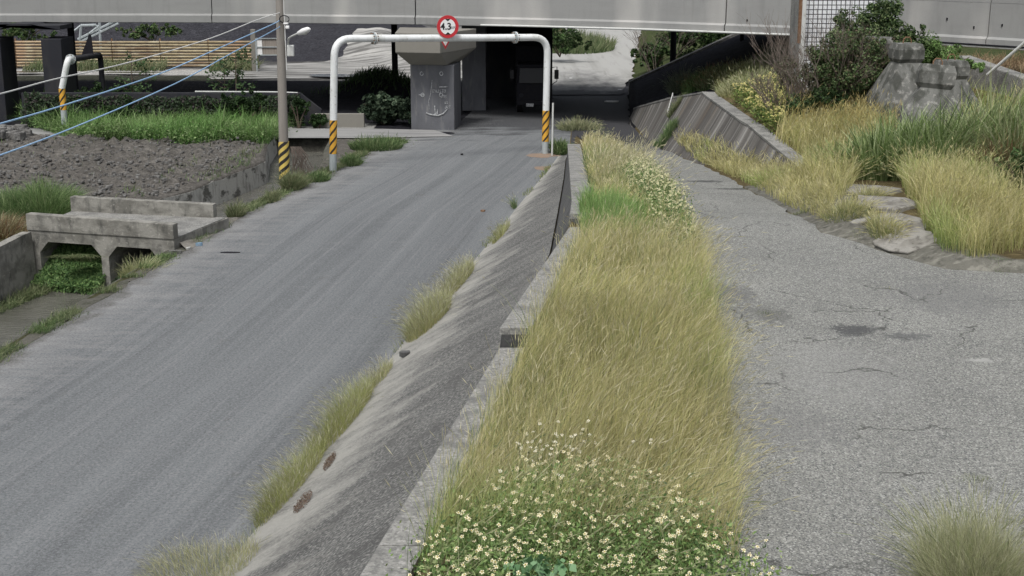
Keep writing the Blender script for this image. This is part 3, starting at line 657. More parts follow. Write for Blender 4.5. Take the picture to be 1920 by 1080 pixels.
mb = MB(); disc(mb, nf * .0125, nf, RS * .70, .003); mb.build('sign_face', M['signwhite'], sg)
for s_ in (1, -1):
    mb = MB(); tri = [su * -.105 + Vector((0, 0, s_ * RS * .69)), su * .105 + Vector((0, 0, s_ * RS * .69)), Vector((0, 0, s_ * RS * .47))]
    mb.prism([p + nf * .016 for p in tri], Z0, nf * .003); mb.build('arrow_mark', M['black'], sg)
def text(body, size, loc, parent, name, mat, xa, nrm, bold=.0):
    cu = bpy.data.curves.new(name, 'FONT'); cu.body = body; cu.size = size; cu.align_x = 'CENTER'; cu.align_y = 'CENTER'; cu.extrude = .002; cu.offset = bold
    o = bpy.data.objects.new(name, cu); COL.objects.link(o); bpy.context.view_layer.update()
    me = bpy.data.meshes.new_from_object(o.evaluated_get(bpy.context.evaluated_depsgraph_get())); bpy.data.objects.remove(o)
    me.materials.clear(); me.materials.append(mat)
    o = bpy.data.objects.new(name, me); link(o, parent)
    from mathutils import Matrix
    ya = nrm.cross(xa).normalized()
    o.matrix_local = Matrix(((xa.x, ya.x, nrm.x, loc.x), (xa.y, ya.y, nrm.y, loc.y), (xa.z, ya.z, nrm.z, loc.z), (0, 0, 0, 1)))
    return o
text('4.3', .33, su * -.07 + nf * .019, sg, 'lettering', M['black'], su, nf, .008)
text('公尺', .095, su * .185 + nf * .019 + Vector((0, 0, -.04)), sg, 'lettering', M['black'], su, nf, .002)
mb = MB(); mb.tube([-nf * .02 + Vector((0, 0, -.34)), -nf * .02 + Vector((0, 0, .30))], .025, 8); mb.build('bracket', M['galv'], sg)
# small triangle plate behind the beam
tp = PY(835, 76, tl.lerp(tr, .53).y + .16)
st_ = empty('triangle_sign', tp, 'small red edged triangular plate hanging behind the gantry crossbeam', 'road sign')
mb = MB(); mb.prism([su * -.24 + Vector((0, 0, .13)), su * .24 + Vector((0, 0, .13)), Vector((0, 0, -.31))], Z0, nf * .01); mb.build('sign_border', M['red'], st_)
mb = MB(); mb.prism([nf * .012 + su * -.17 + Vector((0, 0, .10)), nf * .012 + su * .17 + Vector((0, 0, .10)), nf * .012 + Vector((0, 0, -.2))], Z0, nf * .003); mb.build('sign_face', M['signwhite'], st_)
# second gantry seen end on, far left
b2 = PY(121, 228, 57.5); b2.z = 0; t2_ = PY(127, 112, 57.5); e2 = PY(188, 103, 66); f2 = e2.copy(); f2.z = 0
g2 = empty('height_limit_gantry', b2, 'white pipe gantry seen end-on in the green weeds beside the bridge pillars', 'height gantry', 'white pipe height gantries')
zs = PY(121, 206, 57.5).z; ze = PY(121, 166, 57.5).z
mb = MB(); mb.tube([Vector((0, 0, -.3)), Vector((0, 0, zs))], r_, 20); mb.build('leg_foot', M['galv'], g2, smooth=True)
mb = MB(); mb.tube([Vector((0, 0, zs)), Vector((0, 0, ze))], r_ + .004, 20); mb.build('striped_band', M['stripe2'], g2, smooth=True, uv=True)
A_ = Vector((0, 0, ze)); B_ = t2_ - b2; C_ = e2 - b2
ax = (e2 - t2_).normalized()
pth = [A_] + bend(A_, B_, C_, .3) + [B_ + (C_ - B_) * .07]
mb = MB(); mb.tube(pth, r_, 20); mb.build('leg_pipe', M['white'], g2, smooth=True)
mb = MB(); mb.tube([B_ + (C_ - B_) * .07] + bend(B_, C_, f2 - b2, .4) + [f2 - b2], r_, 16); mb.build('crossbeam', M['shadowed'], g2, smooth=True)  # white pipe coloured dark, deck shade put into its material
flange(B_ + (C_ - B_) * .075, g2)
tpp = PY(164, 104, 63.5)
mb = MB(); mb.prism([tpp + Vector((-.28, 0, 0)), tpp + Vector((.28, 0, 0)), tpp + Vector((.22, 0, .95)), tpp + Vector((.14, 0, .95))], Z0, Vector((0, .04, 0)))
o = mb.build('sign_plate', M['dark'], origin=tpp); tag(o, 'dark pointed plate standing on the far gantry beam at left', 'sign plate')

# ------------------------------------------------------------------ utility pole, street lamp, cables
pb = P(534, 340, 0); pt = PY(523, -40, pb.y)
up_ = empty('utility_pole', pb, 'tall weathered utility pole with yellow and black band at the road edge', 'utility pole')
def pa(t): return (pt - pb) * t
zb0, zb1 = PY(534, 336, pb.y).z, PY(532, 265, pb.y).z; H_ = pt.z
mb = MB(); mb.tube([pa(-.06), pa(1)], [.172, .125], 20); mb.build('pole_shaft', M['polec'], up_, smooth=True)
mb = MB(); mb.tube([pa(zb0 / H_), pa(zb1 / H_)], [.182, .176], 24); mb.build('striped_band', M['stripe'], up_, smooth=True, uv=True)
mb = MB(); dx_ = Vector((.13, -.06, 0)); mb.tube([pa(.56) + dx_ + Vector((.05, 0, 0)), pa(.7) + dx_ + Vector((.03, 0, 0)), pa(.98) + dx_], .02, 6); mb.build('cable_riser', M['cablew'], up_)
lb = PY(545, 95, pb.y - .05) - pb
mb = MB(); mb.box(lb, (.22, .18, .36)); mb.build('junction_box', M['pipe'], up_, bevel=.02)
mb = MB(); mb.box(PY(539, 51, pb.y - .2) - pb, (.12, .12, .1)); mb.box(PY(536, 44, pb.y - .2) - pb, (.16, .08, .06)); mb.build('clamp', M['signwhite'], up_, bevel=.02)
ls = PY(540, 84, pb.y - .05)
lm = empty('street_lamp', ls, 'pale street lamp on curved arm fixed to the utility pole', 'street lamp')
a_ = [Z0, PY(541, 72, pb.y - .3) - ls, PY(547, 68, pb.y - .5) - ls, PY(560, 62, pb.y - .8) - ls]
mb = MB(); mb.tube(a_, .028, 8); mb.build('arm', M['pipe'], lm, smooth=True)
h0 = PY(558, 63, pb.y - .8) - ls; h1 = PY(581, 54, pb.y - 1.2) - ls
mb = MB(); mb.tube([h0, h0.lerp(h1, .12), h0.lerp(h1, .45), h0.lerp(h1, .85), h1], [.04, .07, .10, .085, .03], 12); mb.build('lamp_head', M['signwhite'], lm, smooth=True)
mb = MB(); dn = Vector((0, 0, -.045)); mb.tube([h0.lerp(h1, .4) + dn, h0.lerp(h1, .6) + dn * 1.3, h0.lerp(h1, .9) + dn], [.05, .075, .04], 10); mb.build('lamp_cover', M['pipe'], lm, smooth=True)
mb = MB()
for k_ in range(3):
    zc_ = pa(.93 + .02 * k_); mb.tube([zc_ + Vector((-.2, -.16, 0)), zc_ + Vector((.25, -.16, .03))], .03, 6)
mb.build('crossarm', M['dark'], up_); mb = MB()
mb.tube([PY(533, 36, pb.y - .2) - pb + Vector((.16 * math.cos(a), 0, .12 * math.sin(a))) for a in np.linspace(0, 6.2, 12)], .016, 5)
mb.build('bracket', M['dark'], up_)
for nm, pts, r, lab in (('cablew', [(524, 24), (480, 38), (400, 70), (300, 101), (210, 125), (100, 149), (0, 176), (-200, 222)], .016, 'white overhead cable, uppermost of the three lines crossing the field'),
                        ('cableb', [(524, 38), (510, 46), (400, 95), (300, 138), (130, 194), (0, 232), (-200, 285)], .018, 'blue overhead cable, middle of the three lines crossing the field'),
                        ('cableb', [(524, 50), (520, 53), (430, 102), (330, 156), (160, 230), (0, 291), (-200, 355)], .018, 'blue overhead cable, lowest of the three lines crossing the field')):
    pp = [PY(u, v, (pb.y - .15) - (524 - u) / 724. * 26) for u, v in pts]
    # smooth (Catmull) resample
    sm = []
    for i in range(len(pp) - 1):
        p0, p1, p2, p3 = pp[max(i - 1, 0)], pp[i], pp[i + 1], pp[min(i + 2, len(pp) - 1)]
        for k_ in range(6):
            t = k_ / 6; sm.append(.5 * ((2 * p1) + (p2 - p0) * t + (2 * p0 - 5 * p1 + 4 * p2 - p3) * t * t + (3 * p1 - p0 - 3 * p2 + p3) * t ** 3))
    sm.append(pp[-1]); mb = MB(); mb.tube([p - pp[0] for p in sm], r, 6); o = mb.build('overhead_cable', M[nm], smooth=True); o.location = pp[0]
    tag(o, lab, 'cable', 'overhead cables on the utility pole')

# ------------------------------------------------------------------ culvert crossing
c0 = P(50, 402, .72); c1 = P(324, 419, .72)
cv = empty('culvert_crossing', Vector((c0.x, c0.y, 0)), 'stained concrete culvert crossing with two chamfered openings over the canal', 'culvert')
CO = Vector((c0.x, c0.y, 0)); cx = (c1 - c0); CL_ = cx.length; cx.normalize(); cn = Vector((-cx.y, cx.x, 0))
if cn.y < 0: cn = -cn
def cp(s, z, d=0): return cx * s + cn * d + Vector((0, 0, z))
k_ = CL_ / 274.
def su_(u): return (u - 50) * k_
o1, o2, o3, o4 = su_(70), su_(187), su_(201), su_(296); ch = .3; zt1 = 0.0; zb = -1.8
poly = [cp(0, .29), cp(0, zb), cp(o1, zb), cp(o1, zt1 - ch), cp(o1 + ch * .9, zt1), cp(o2 - ch * .9, zt1), cp(o2, zt1 - ch), cp(o2, zb), cp(o3, zb), cp(o3, zt1 - ch), cp(o3 + ch * .9, zt1), cp(o4 - ch * .9, zt1), cp(o4, zt1 - ch), cp(o4, zb), cp(CL_ + .0, zb), cp(CL_ + .0, .29)]
dep = 3.05
mb = MB(); mb.prism(poly, Z0, cn * dep); hw = mb.build('headwall', M['culvert'], cv)
mb = MB(); mb.prism([cp(-.02, .294, -.03), cp(CL_ + .01, .294, -.03), cp(CL_ + .01, .70, -.03), cp(-.02, .74, -.03)], Z0, cn * .26); mb.build('parapet', M['culvert'], cv, bevel=.015)
q0 = P(131, 370, .72) - CO; q1 = P(399, 382, .72) - CO; qd = (q1 - q0).normalized(); qn = Vector((-qd.y, qd.x, 0)); qn = qn if qn.y > 0 else -qn
q0.z = q1.z = 0
mb = MB(); mb.prism([q0 + Vector((0, 0, .25)), q1 + Vector((0, 0, .25)), q1 + Vector((0, 0, .70)), q0 + Vector((0, 0, .74))], Z0, qn * .24); mb.build('parapet', M['culvert'], cv, bevel=.015)
mb = MB(); zz = Vector((0, 0, .297)); mb.prism([cp(.0, .297, .24), cp(CL_, .297, .24), q1 + zz + qd * .3 + qn * .1, q0 + zz + qn * .1], Z0, Vector((0, 0, .02))); mb.build('deck_slab', M['wall'], cv)
wv = []; wys = np.arange(28.5, float(CO.y) + .01, .5)
for y in wys:
    x = float(XL(y) - CLW(y)); zt_ = float(np.interp(y, [28, 36], [.0, .28])); wv += [Vector((x + .12, y, -1.9)) - CO, Vector((x + .05, y, zt_)) - CO, Vector((x - .2, y, zt_)) - CO, Vector((x - .2, y, -1.9)) - CO]
Fc = [(0, 1, 2, 3), tuple(range(len(wv) - 4, len(wv)))]
for i in range(len(wys) - 1):
    for e in range(4): Fc.append((i * 4 + e, i * 4 + (e + 1) % 4, (i + 1) * 4 + (e + 1) % 4, (i + 1) * 4 + e))
mb = MB(); mb.add(wv, Fc); mb.build('wing_wall', M['culvert'], cv)
# earth ramp from the slab down to the road
V = []; rp0 = P(322, 440, .29); rp1 = P(400, 408, .29); rr0 = P(352, 470, 0.01); rr1 = P(450, 408, .01)
n_ = 10; V = []
for i in range(n_ + 1):
    for j in range(n_ + 1):
        a = rp0.lerp(rp1, j / n_); b_ = rr0.lerp(rr1, j / n_); p = a.lerp(b_, i / n_); p.z += .10 * (float(fbm(p.x * 3, p.y * 3, 60)) - .5) * (0 < i < n_); V.append(tuple(p))
I = np.arange(len(V)).reshape(n_ + 1, n_ + 1)
M['dirt'] = layered('pale_dirt', (.22, .205, .18), [(5, one, .45, .7, (.09, .085, .07), .8, 6), (20, one, .5, .75, (.34, .32, .29), .5)], .95, (14, .8, .04))
o = mesh_obj('dirt_ramp', V, np.stack([I[:-1, :-1], I[:-1, 1:], I[1:, 1:], I[1:, :-1]], -1).reshape(-1, 4), M['dirt'], smooth=True); tag(o, kind='structure')
# canal side wall along the field (broken concrete facing)
V = []; ys = np.arange(39.0, 56.4, .4); Fc = []
for y in ys:
    x = float(XL(y) - CLW(y)); zt_ = .22 + .12 * (fbm(y * 1.5, 2, 70) - .5)
    V += [(x + .10, y, -1.8), (x + .02, y, -.55 + .2 * (fbm(y * 1.1, 3, 71) - .5)), (x - .02, y, zt_), (x - .22, y, zt_ + .01), (x - .24, y, -.3)]
k = 5
for i in range(len(ys) - 1):
    for e in range(k - 1): Fc.append((i * k + e, i * k + e + 1, (i + 1) * k + e + 1, (i + 1) * k + e))
Fc += [tuple(range(k)), tuple(range((len(ys) - 1) * k, len(ys) * k))]
M['canalwall'] = layered('flaking_concrete', (.42, .415, .385), [(1.3, (1, 1, 2), .52, .60, (.07, .068, .06), .9, 6), (6, (1, 1, .3), .5, .7, (.15, .145, .13), .7)], .92, (12, .8, .04))
o = mesh_obj('canal_wall', V, Fc, M['canalwall']); tag(o, 'flaking pale concrete facing of the canal below the ploughed field', 'canal wall')
# road-side canal lining
V = []; Fc = []; ys = np.arange(4, 56.4, .5)
for y in ys:
    x = float(XL(y)) - float(CRW(y)); V += [(x - .03, y, -1.8), (x - .03, y, -.0 + .05 * (fbm(y, 1, 73) - .5)), (x + .3 + .3 * fbm(y * 1.5, 4, 74), y, .01), (x + .22, y, -.3)]
k = 4
for i in range(len(ys) - 1):
    for e in range(k - 1): Fc.append((i * k + e, i * k + e + 1, (i + 1) * k + e + 1, (i + 1) * k + e))
M['mud'] = layered('muddy_edge', (.10, .095, .08), [(3, one, .45, .65, (.05, .055, .035), .8, 6), (11, one, .55, .75, (.2, .19, .17), .6)], .95, (9, 1, .06))
o = mesh_obj('canal_kerb', V, Fc, M['mud']); tag(o, 'low crumbling earth-covered kerb between the canal and the lower road', 'kerb')

# ------------------------------------------------------------------ side road slab over the canal
sl0 = P(430, 250, .0); sl1 = P(790, 252, .0)
sr = empty('side_road_slab', Vector((sl0.x, sl0.y, 0)), 'low concrete slab bridge carrying the side road over the canal', 'slab bridge')
SO = Vector((sl0.x, sl0.y, 0))
xa_ = P(515, 250, 0).x - SO.x; xb_ = P(695, 250, 0).x - SO.x
mb = MB(); mb.box((xa_ / 2 + xb_ / 2, 1.5, -.13), (xb_ - xa_, 3.2, .32)); mb.build('deck_slab', M['wall'], sr, bevel=.03)
mb = MB(); mb.box((xb_ - .35, .55, -.9), (.8, 1.1, 1.3)); mb.build('abutment', M['wall'], sr)
for dz in (-.38, -.50):
    mb = MB(); mb.tube([Vector((xa_ - .3, -.16, dz + .03)), Vector(((xa_ + xb_) / 2, -.16, dz)), Vector((xb_ - .2, -.16, dz - .02))], .035, 8); mb.build('service_pipe', M['pipe'], sr, smooth=True)
M['sidem'] = layered('side_road_surface', (.27, .268, .262), [(1, (.3, 2, 1), .45, .65, (.17, .17, .172), .8, 5), (20, one, .5, .8, (.12, .12, .12), .5)], .9, (25, .4, .02))
V = [(-60, 56.6, .04), (P(690, 250, 0).x, 56.3, .045), (-2.4, 57.0, .02), (-3.3, 58.9, .02), (P(690, 250, 0).x, 59.2, .045), (-60, 59.6, .04)]
o = mesh_obj('side_road', V, [(0, 1, 4, 5), (1, 2, 3, 4)], M['sidem']); tag(o, kind='structure')
# ivy wall base and low kerb wall behind the side road
wa = P(68, 229, 0); wb = P(572, 231, 0)
mb = MB(); mb.box(((wa.x + wb.x) / 2, 60.2, .72), (wb.x - wa.x, .25, 1.5)); o = mb.build('boundary_wall', M['shadowed'], bevel=.02); tag(o, 'dark low boundary wall overgrown with ivy behind the green weeds', 'wall')
mb = MB(); mb.prism([(wb.x + .02, 60.1, .0), (P(612, 231, 0).x, 60.1, .0), (P(610, 231, 0).x, 60.1, .75), (wb.x + .02, 60.1, 1.45)], Z0, (0, .22, 0)); o = mb.build('sloping_wall_end', M['shadowed']); tag(o, 'dark sloping end piece of the ivy covered boundary wall', 'wall')
wc = P(600, 231, 0); wd = P(690, 231, 0)
mb = MB(); mb.box(((wc.x + wd.x) / 2, 59.85, .3), (wd.x - wc.x, .2, .62)); o = mb.build('low_wall', M['piercap'], bevel=.02); tag(o, 'low pale concrete wall between the white gantry leg and the round bush', 'wall')
mb = MB(); mb.tube([(wa.x + 7.5, 60.15, 1.52), (wb.x - 1, 60.15, 1.50), (wb.x - .1, 60.15, 1.46)], .03, 6); o = mb.build('wall_pipe', M['pipe']); tag(o, 'thin pale pipe running along the top of the ivy wall', 'pipe')

# ------------------------------------------------------------------ far yard: siding fence, gate, frame, truck
fy = 88.5; fa = PY(-60, 100, fy); fb_ = PY(482, 100, fy)
ft = PY(100, 76, fy).z
fn = empty('siding_fence', Vector((fa.x, fy, 0)), 'weathered tan horizontal board fence across the far yard', 'fence')
mb = MB(); nb = 9
npan = 6; Lf = fb_.x - fa.x
for pnl in range(npan):
    mb = MB(); xa0 = Lf * pnl / npan; xa1 = Lf * (pnl + 1) / npan - .05
    for i in range(nb):
        z0 = .05 + (ft - .05) * i / nb; z1 = .05 + (ft - .05) * (i + 1) / nb - .03
        jz = random.uniform(-.012, .012)
        mb.prism([(xa0, .0 + .02 * (i % 2), z0 + jz), (xa0, -.05, (z0 + z1) / 2 + jz), (xa0, .02 * (i % 2), z1 + jz), (xa0, .06, z1 + jz), (xa0, .06, z0 + jz)], Z0, (xa1 - xa0, 0, 0))
    mb.build('board_panel', M['siding'], fn)
for i in range(npan + 1):
    mb = MB(); mb.box((Lf * i / npan - .02, .12, ft / 2 + .05), (.09, .09, ft + .15)); mb.build('post', M['rust'], fn)
gp0 = PY(476, 100, 86); mb = MB(); gpt = PY(476, 55, 86).z; mb.box((gp0.x, 86, gpt / 2), (.28, .28, gpt)); o = mb.build('gate_post', M['piercap'], bevel=.02); tag(o, 'tall pale square post at the end of the tan fence', 'post')
ga = PY(481, 100, 85.5); gb = PY(492, 100, 85.5); gc = PY(521, 100, 85.5); gz1 = PY(0, 72, 85.5).z; gz0 = PY(0, 104, 85.5).z
gg = empty('sheet_gate', Vector((ga.x, 85.5, 0)), 'white and brown sheet metal gate beside the tall square post', 'gate')
mb = MB(); mb.box(((gb.x - ga.x) / 2, 0, (gz0 + gz1) / 2), (gb.x - ga.x, .05, gz1 - gz0)); mb.build('white_panel', M['signwhite'], gg)
mb = MB(); mb.box((gb.x - ga.x + (gc.x - gb.x) / 2 + .02, .01, (gz0 + gz1) / 2), (gc.x - gb.x, .05, gz1 - gz0)); mb.build('sheet_panel', M['grey_sheet'], gg)
mb = MB()
for z in (gz0 + .03, (gz0 + gz1) / 2, gz1): mb.box(((gc.x - ga.x) / 2, -.05, z), (gc.x - ga.x, .05, .06))
mb.box(((gc.x - ga.x), -.05, gz1 / 2), (.08, .08, gz1 + .05)); mb.box((0, -.05, gz1 / 2), (.08, .08, gz1)); mb.build('rail', M['galv'], gg)
# steel frame (conveyor truss) left of the dark heap
fo = PY(140, 75, 92)
tf = empty('steel_truss', Vector((fo.x, 92, 0)), 'grey steel truss frame slanting down beside the dark heap', 'truss')
TO = Vector((fo.x, 92, 0)); mb = MB()
def tp_(u, v): return PY(u, v, 92) - TO
for a_, b_ in (((137, 60), (152, 48)), ((152, 48), (180, 47)), ((180, 47), (190, 60)), ((146, 74), (215, 40)), ((152, 78), (222, 44)), ((152, 48), (150, 75)), ((187, 30), (187, 58)), ((165, 65), (187, 48)), ((137, 60), (135, 76))):
    mb.tube([tp_(*a_), tp_(*b_)], .09, 6)
mb.tube([tp_(187, 58), Vector((tp_(187, 58).x, 0, 0))], .09, 6); mb.tube([tp_(150, 75), Vector((tp_(150, 75).x, 0, 0))], .09, 6)
mb.build('truss_frame', M['galv'], tf)
a0 = PY(905, 100, 71); a1 = PY(1036, 100, 71); mb = MB(); mb.box(((a0.x + a1.x) / 2, 71.4, 2.1), (a1.x - a0.x, .6, 4.25)); o = mb.build('abutment_wall', M['shadowed']); tag(o, 'dark shadowed concrete wall behind the lorry under the bridge', 'wall')
# lorry in the shade
to = PY(990, 180, 64.5); TX = PY(968, 180, 64.5).x; TX1 = PY(1035, 180, 64.5).x; cxm = (TX + TX1) / 2; tw = TX1 - TX
lo = empty('lorry', Vector((cxm, 64.5, 0)), 'dark lorry parked in the shade under the bridge behind the white gantry leg', 'lorry')
mb = MB(); mb.box((0, .9, 1.45), (tw, 1.8, 1.7), taper=(.96, .92), top_off=(0, .06)); mb.box((0, .9, .55), (tw * .98, 1.8, .12)); cb = mb.build('cab', M['dark'], lo, bevel=.06)
M['glass'] = layered('dark_glass', (.01, .011, .014), [], .35, spec=.3)
mb = MB(); mb.prism([(-tw * .42, -.0, 1.45), (tw * .42, -.0, 1.45), (tw * .40, .09, 2.12), (-tw * .40, .09, 2.12)], Z0, (0, -.03, 0)); mb.build('windscreen', M['glass'], cb)
mb = MB(); mb.box((0, 4.4, 1.85), (tw * 1.02, 4.9, 2.3)); mb.build('cargo_box', M['dark'], lo, bevel=.03)
mb = MB(); mb.box((0, -.06, .55), (tw * 1.0, .16, .22)); bu = mb.build('bumper', M['dark'], lo, bevel=.03)
mb = MB(); mb.box((-tw * .12, -.155, .45), (.34, .02, .15)); mb.build('number_plate', M['chalk'], bu)
for s_ in (-1, 1):
    mb = MB(); disc(mb, Vector((s_ * tw * .36, .0, .88)), Vector((0, -1, 0)), .1, .03, 16); mb.build('headlight', M['shadowed'], lo)
    mb = MB(); mb.tube([Vector((s_ * tw * .48, .1, 2.15)), Vector((s_ * (tw * .5 + .22), -.05, 2.2)), Vector((s_ * (tw * .5 + .22), -.05, 1.55)), Vector((s_ * tw * .48, .1, 1.35))], .02, 6); mr = mb.build('mirror_arm', M['dark'], lo)
    mb = MB(); mb.box((s_ * (tw * .5 + .2), -.05, 1.85), (.2, .06, .42)); mb.build('mirror', M['black'], mr, bevel=.02)
    for yy in (1.0, 5.4):
        mb = MB(); mb.tube([Vector((s_ * tw * .40 - .13, yy, .45)), Vector((s_ * tw * .40 + .13, yy, .45))], .45, 20); wh = mb.build('wheel', M['black'], lo)
        mb = MB(); mb.tube([Vector((s_ * (tw * .40 + .135) - .01, yy, .45)), Vector((s_ * (tw * .40 + .135) + .01, yy, .45))], .22, 14); mb.build('rim', M['galv'], wh)

# ------------------------------------------------------------------ right side: concrete armour blocks, tiled wall, parapet, tube
def armour(u, v, Y, hgt_, wt, wb_, rz, lab, hook=True, tilt=(0, 0), dz=0):
    p = PY(u, v, Y); gz = p.z
    e = empty('concrete_block', (p.x, Y, gz), lab, 'concrete block', 'concrete armour blocks with moulded heads', rz); e.rotation_euler = (tilt[0], tilt[1], rz)
    hh = .38 * wt / 1.0; mb = MB(); zt = hgt_ - hh * 2
    def sq(w_, z): return [Vector((-w_ / 2, -w_ / 2, z)), Vector((w_ / 2, -w_ / 2, z)), Vector((w_ / 2, w_ / 2, z)), Vector((-w_ / 2, w_ / 2, z))]
    def st(ps):
        V = [q for p_ in ps for q in p_]; n_ = 4; Fc = [(3, 2, 1, 0), tuple(range(len(V) - 4, len(V)))]
        for i in range(len(ps) - 1):
            for k_ in range(4): Fc.append((i * 4 + k_, i * 4 + (k_ + 1) % 4, (i + 1) * 4 + (k_ + 1) % 4, (i + 1) * 4 + k_))
        mb.add(V, Fc)
    st([sq(wb_ * 1.12, -.3), sq(wb_, .25), sq(wb_ * .93, .42), sq(wt * .95, zt)])
    mb.build('tapered_body', M['block'], e, bevel=.006)
    mb = MB(); st([sq(wt * .93, zt), sq(wt * 1.10, zt + hh * .4), sq(wt * 1.12, zt + hh * 1.4), sq(wt * .95, hgt_)]); mb.build('block_head', M['block'], e, bevel=.004)
    if hook:
        mb = MB(); mb.tube([Vector((-.12, 0, hgt_ - .1)), Vector((-.12, 0, hgt_ + .09)), Vector((-.06, 0, hgt_ + .17)), Vector((.06, 0, hgt_ + .17)), Vector((.12, 0, hgt_ + .09)), Vector((.12, 0, hgt_ - .1))], .018, 8); mb.build('lifting_hook', M['rust'], e, smooth=True)
    return e
armour(1692, 210, 40.5, 1.98, .70, 1.8, .12, 'tallest concrete armour block with lichen, its head square against the ivy')
armour(1742, 232, 38.4, 1.62, .86, 1.6, -.18, 'front concrete armour block leaning before the others with rusty hook loop', tilt=(-.10, .08))
armour(1775, 225, 41.0, 1.75, .70, 1.5, .3, 'rear right concrete armour block with white crusted top and double hook')
armour(1635, 190, 42.6, 1.95, .82, 1.7, .5, 'concrete armour block almost swallowed by ivy, leftmost of the blocks', hook=False)
# stone parapet running down to the right
q0 = PY(1797, 104, 46.5); q1 = PY(1930, 150, 42.5); q2 = PY(2050, 200, 39.5)
mb = MB(); d_ = (q2 - q0); d_.z = 0; d_.normalize(); nn = Vector((-d_.y, d_.x, 0)); nn = nn if nn.y > 0 else -nn
mb.prism([q0, q1, q2, q2 - Vector((0, 0, 1.6)), q1 - Vector((0, 0, 1.6)), q0 - Vector((0, 0, 1.5))], Z0, nn * .45); o = mb.build('stone_parapet', M['wall'], bevel=.04); tag(o, 'grey sloping stone parapet running down behind the tall green grass at right', 'parapet')
q0 = PY(1853, 122, 44); q1 = PY(1925, 70, 43.0)
mb = MB(); mb.tube([Vector((0, 0, -.3)), q1 - q0 + (q1 - q0) * .6], .05, 10); o = mb.build('leaning_tube', M['pipe'], smooth=True); o.location = q0; tag(o, 'thin pale tube leaning up to the right above the stone parapet', 'tube')
# white tiled wall with dark joints, post beside it
m, n, b = new_mat('white_tiles'); uv = coords(n, 'UV'); bk = n.nodes.new('ShaderNodeTexBrick'); n.links.new(uv, bk.inputs['Vector'])
bk.offset = 0; bk.inputs['Color1'].default_value = (.76, .77, .78, 1); bk.inputs['Color2'].default_value = (.70, .71, .73, 1); bk.inputs['Mortar'].default_value = (.03, .03, .035, 1)
bk.inputs['Scale'].default_value = 1; bk.inputs['Brick Width'].default_value = .145; bk.inputs['Row Height'].default_value = .145; bk.inputs['Mortar Size'].default_value = .014; bk.inputs['Mortar Smooth'].default_value = .1
n.links.new(bk.outputs[0], b.inputs['Base Color']); b.inputs['Roughness'].default_value = .3; M['tile'] = m
ty = 45.0; ta = PY(1503, 120, ty); tb = PY(1678, 120, ty); th_ = 3.6; z0 = float(hgt(ta.x, ty)) - .2
tw_ = empty('tiled_hut', Vector((ta.x, ty, z0)), 'white tiled wall with dark square joints half hidden by the ivy shrub', 'hut')
ww_ = tb.x - ta.x; V = [(0, 0, 0), (ww_, 0, 0), (ww_, 0, th_), (0, 0, th_)]
mesh_obj('tiled_wall', V, [(0, 1, 2, 3)], M['tile'], tw_, uv=[(p[0] + p[1], p[2]) for p in V])
mb = MB(); mb.box((ww_ / 2, 1.12, th_ / 2 - .02), (ww_ - .01, 2.2, th_)); mb.build('hut_body', M['wall'], tw_)
pp_ = PY(1497, 140, 44.6); pz = float(hgt(pp_.x, 44.6))
po = empty('fence_post', Vector((pp_.x, 44.6, pz)), 'pale post with rusty strip at the left edge of the tiled wall', 'post')
mb = MB(); mb.box((.06, 0, 1.9), (.15, .16, 4.2)); mb.build('post_shaft', M['pipe'], po, bevel=.01)
mb = MB(); mb.box((-.045, -.03, PY(0, 60, 44.6).z - pz + .5), (.09, .12, 1.7)); mb.build('rusty_strip', M['rust'], po)
# broken concrete steps between the golden grasses
M['slab'] = layered('broken_slab', (.28, .27, .245), [(2, one, .45, .65, (.16, .15, .13), .8, 6), (8, (1, 1, 1), .55, .7, (.09, .085, .075), .7, 6)], .92, (9, 1, .05))
bs = G(1650, 400)
def rock(mb, c, d, rz, s):
    V = []; k_ = 9
    rs = np.random.default_rng(s)
    rr_ = [.5 * (1 + .5 * (rs.random() - .5)) for _ in range(k_)]
    for z in (-.5, .4, .5):
        for i in range(k_):
            a = 2 * math.pi * i / k_; r = rr_[i] * (1 if z < .45 else .93)
            x, y = math.cos(a) * r * d[0], math.sin(a) * r * d[1]
            V.append((c[0] + x * math.cos(rz) - y * math.sin(rz), c[1] + x * math.sin(rz) + y * math.cos(rz), c[2] + z * d[2] + .12 * d[2] * (rs.random() - .5)))
    Fc = [tuple(range(k_))[::-1], tuple(range(2 * k_, 3 * k_))]
    for j in range(2):
        for i in range(k_): Fc.append((j * k_ + i, j * k_ + (i + 1) % k_, (j + 1) * k_ + (i + 1) % k_, (j + 1) * k_ + i))
    mb.add(V, Fc)
for i, (u, v, dx_, dy_, dz_, rz, lab) in enumerate([
    (1622, 360, 1.1, 2.3, .16, .25, 'upper slab of the broken concrete chute lying between golden grasses'),
    (1655, 385, 1.0, 1.9, .15, .3, 'middle slab of the broken concrete chute lying between golden grasses'),
    (1690, 424, .95, 1.7, .13, .35, 'lower cracked slab of the broken concrete chute in the grass gap'),
    (1702, 452, 1.0, 1.1, .06, .2, 'flat whitish slab at the foot of the broken chute on the asphalt'),
    (1665, 458, .55, .6, .05, .9, 'thin cracked whitish plate flush with the upper road edge'),
    (1617, 418, .42, .28, .12, .1, 'small pale stone lying alone at the edge of the upper road')]):
    p = G(u, v); mb = MB(); rock(mb, (0, 0, 0), (dx_, dy_, dz_), rz, i + 3); o = mb.build('concrete_slab', M['slab'], bevel=.02); o.location = (p.x, p.y, p.z + dz_ * .02); o.rotation_euler = (math.atan(float(hgt(p.x, p.y + .4) - hgt(p.x, p.y - .4)) / .8), -math.atan(float(hgt(p.x + .4, p.y) - hgt(p.x - .4, p.y)) / .8), 0); tag(o, lab, 'slab')
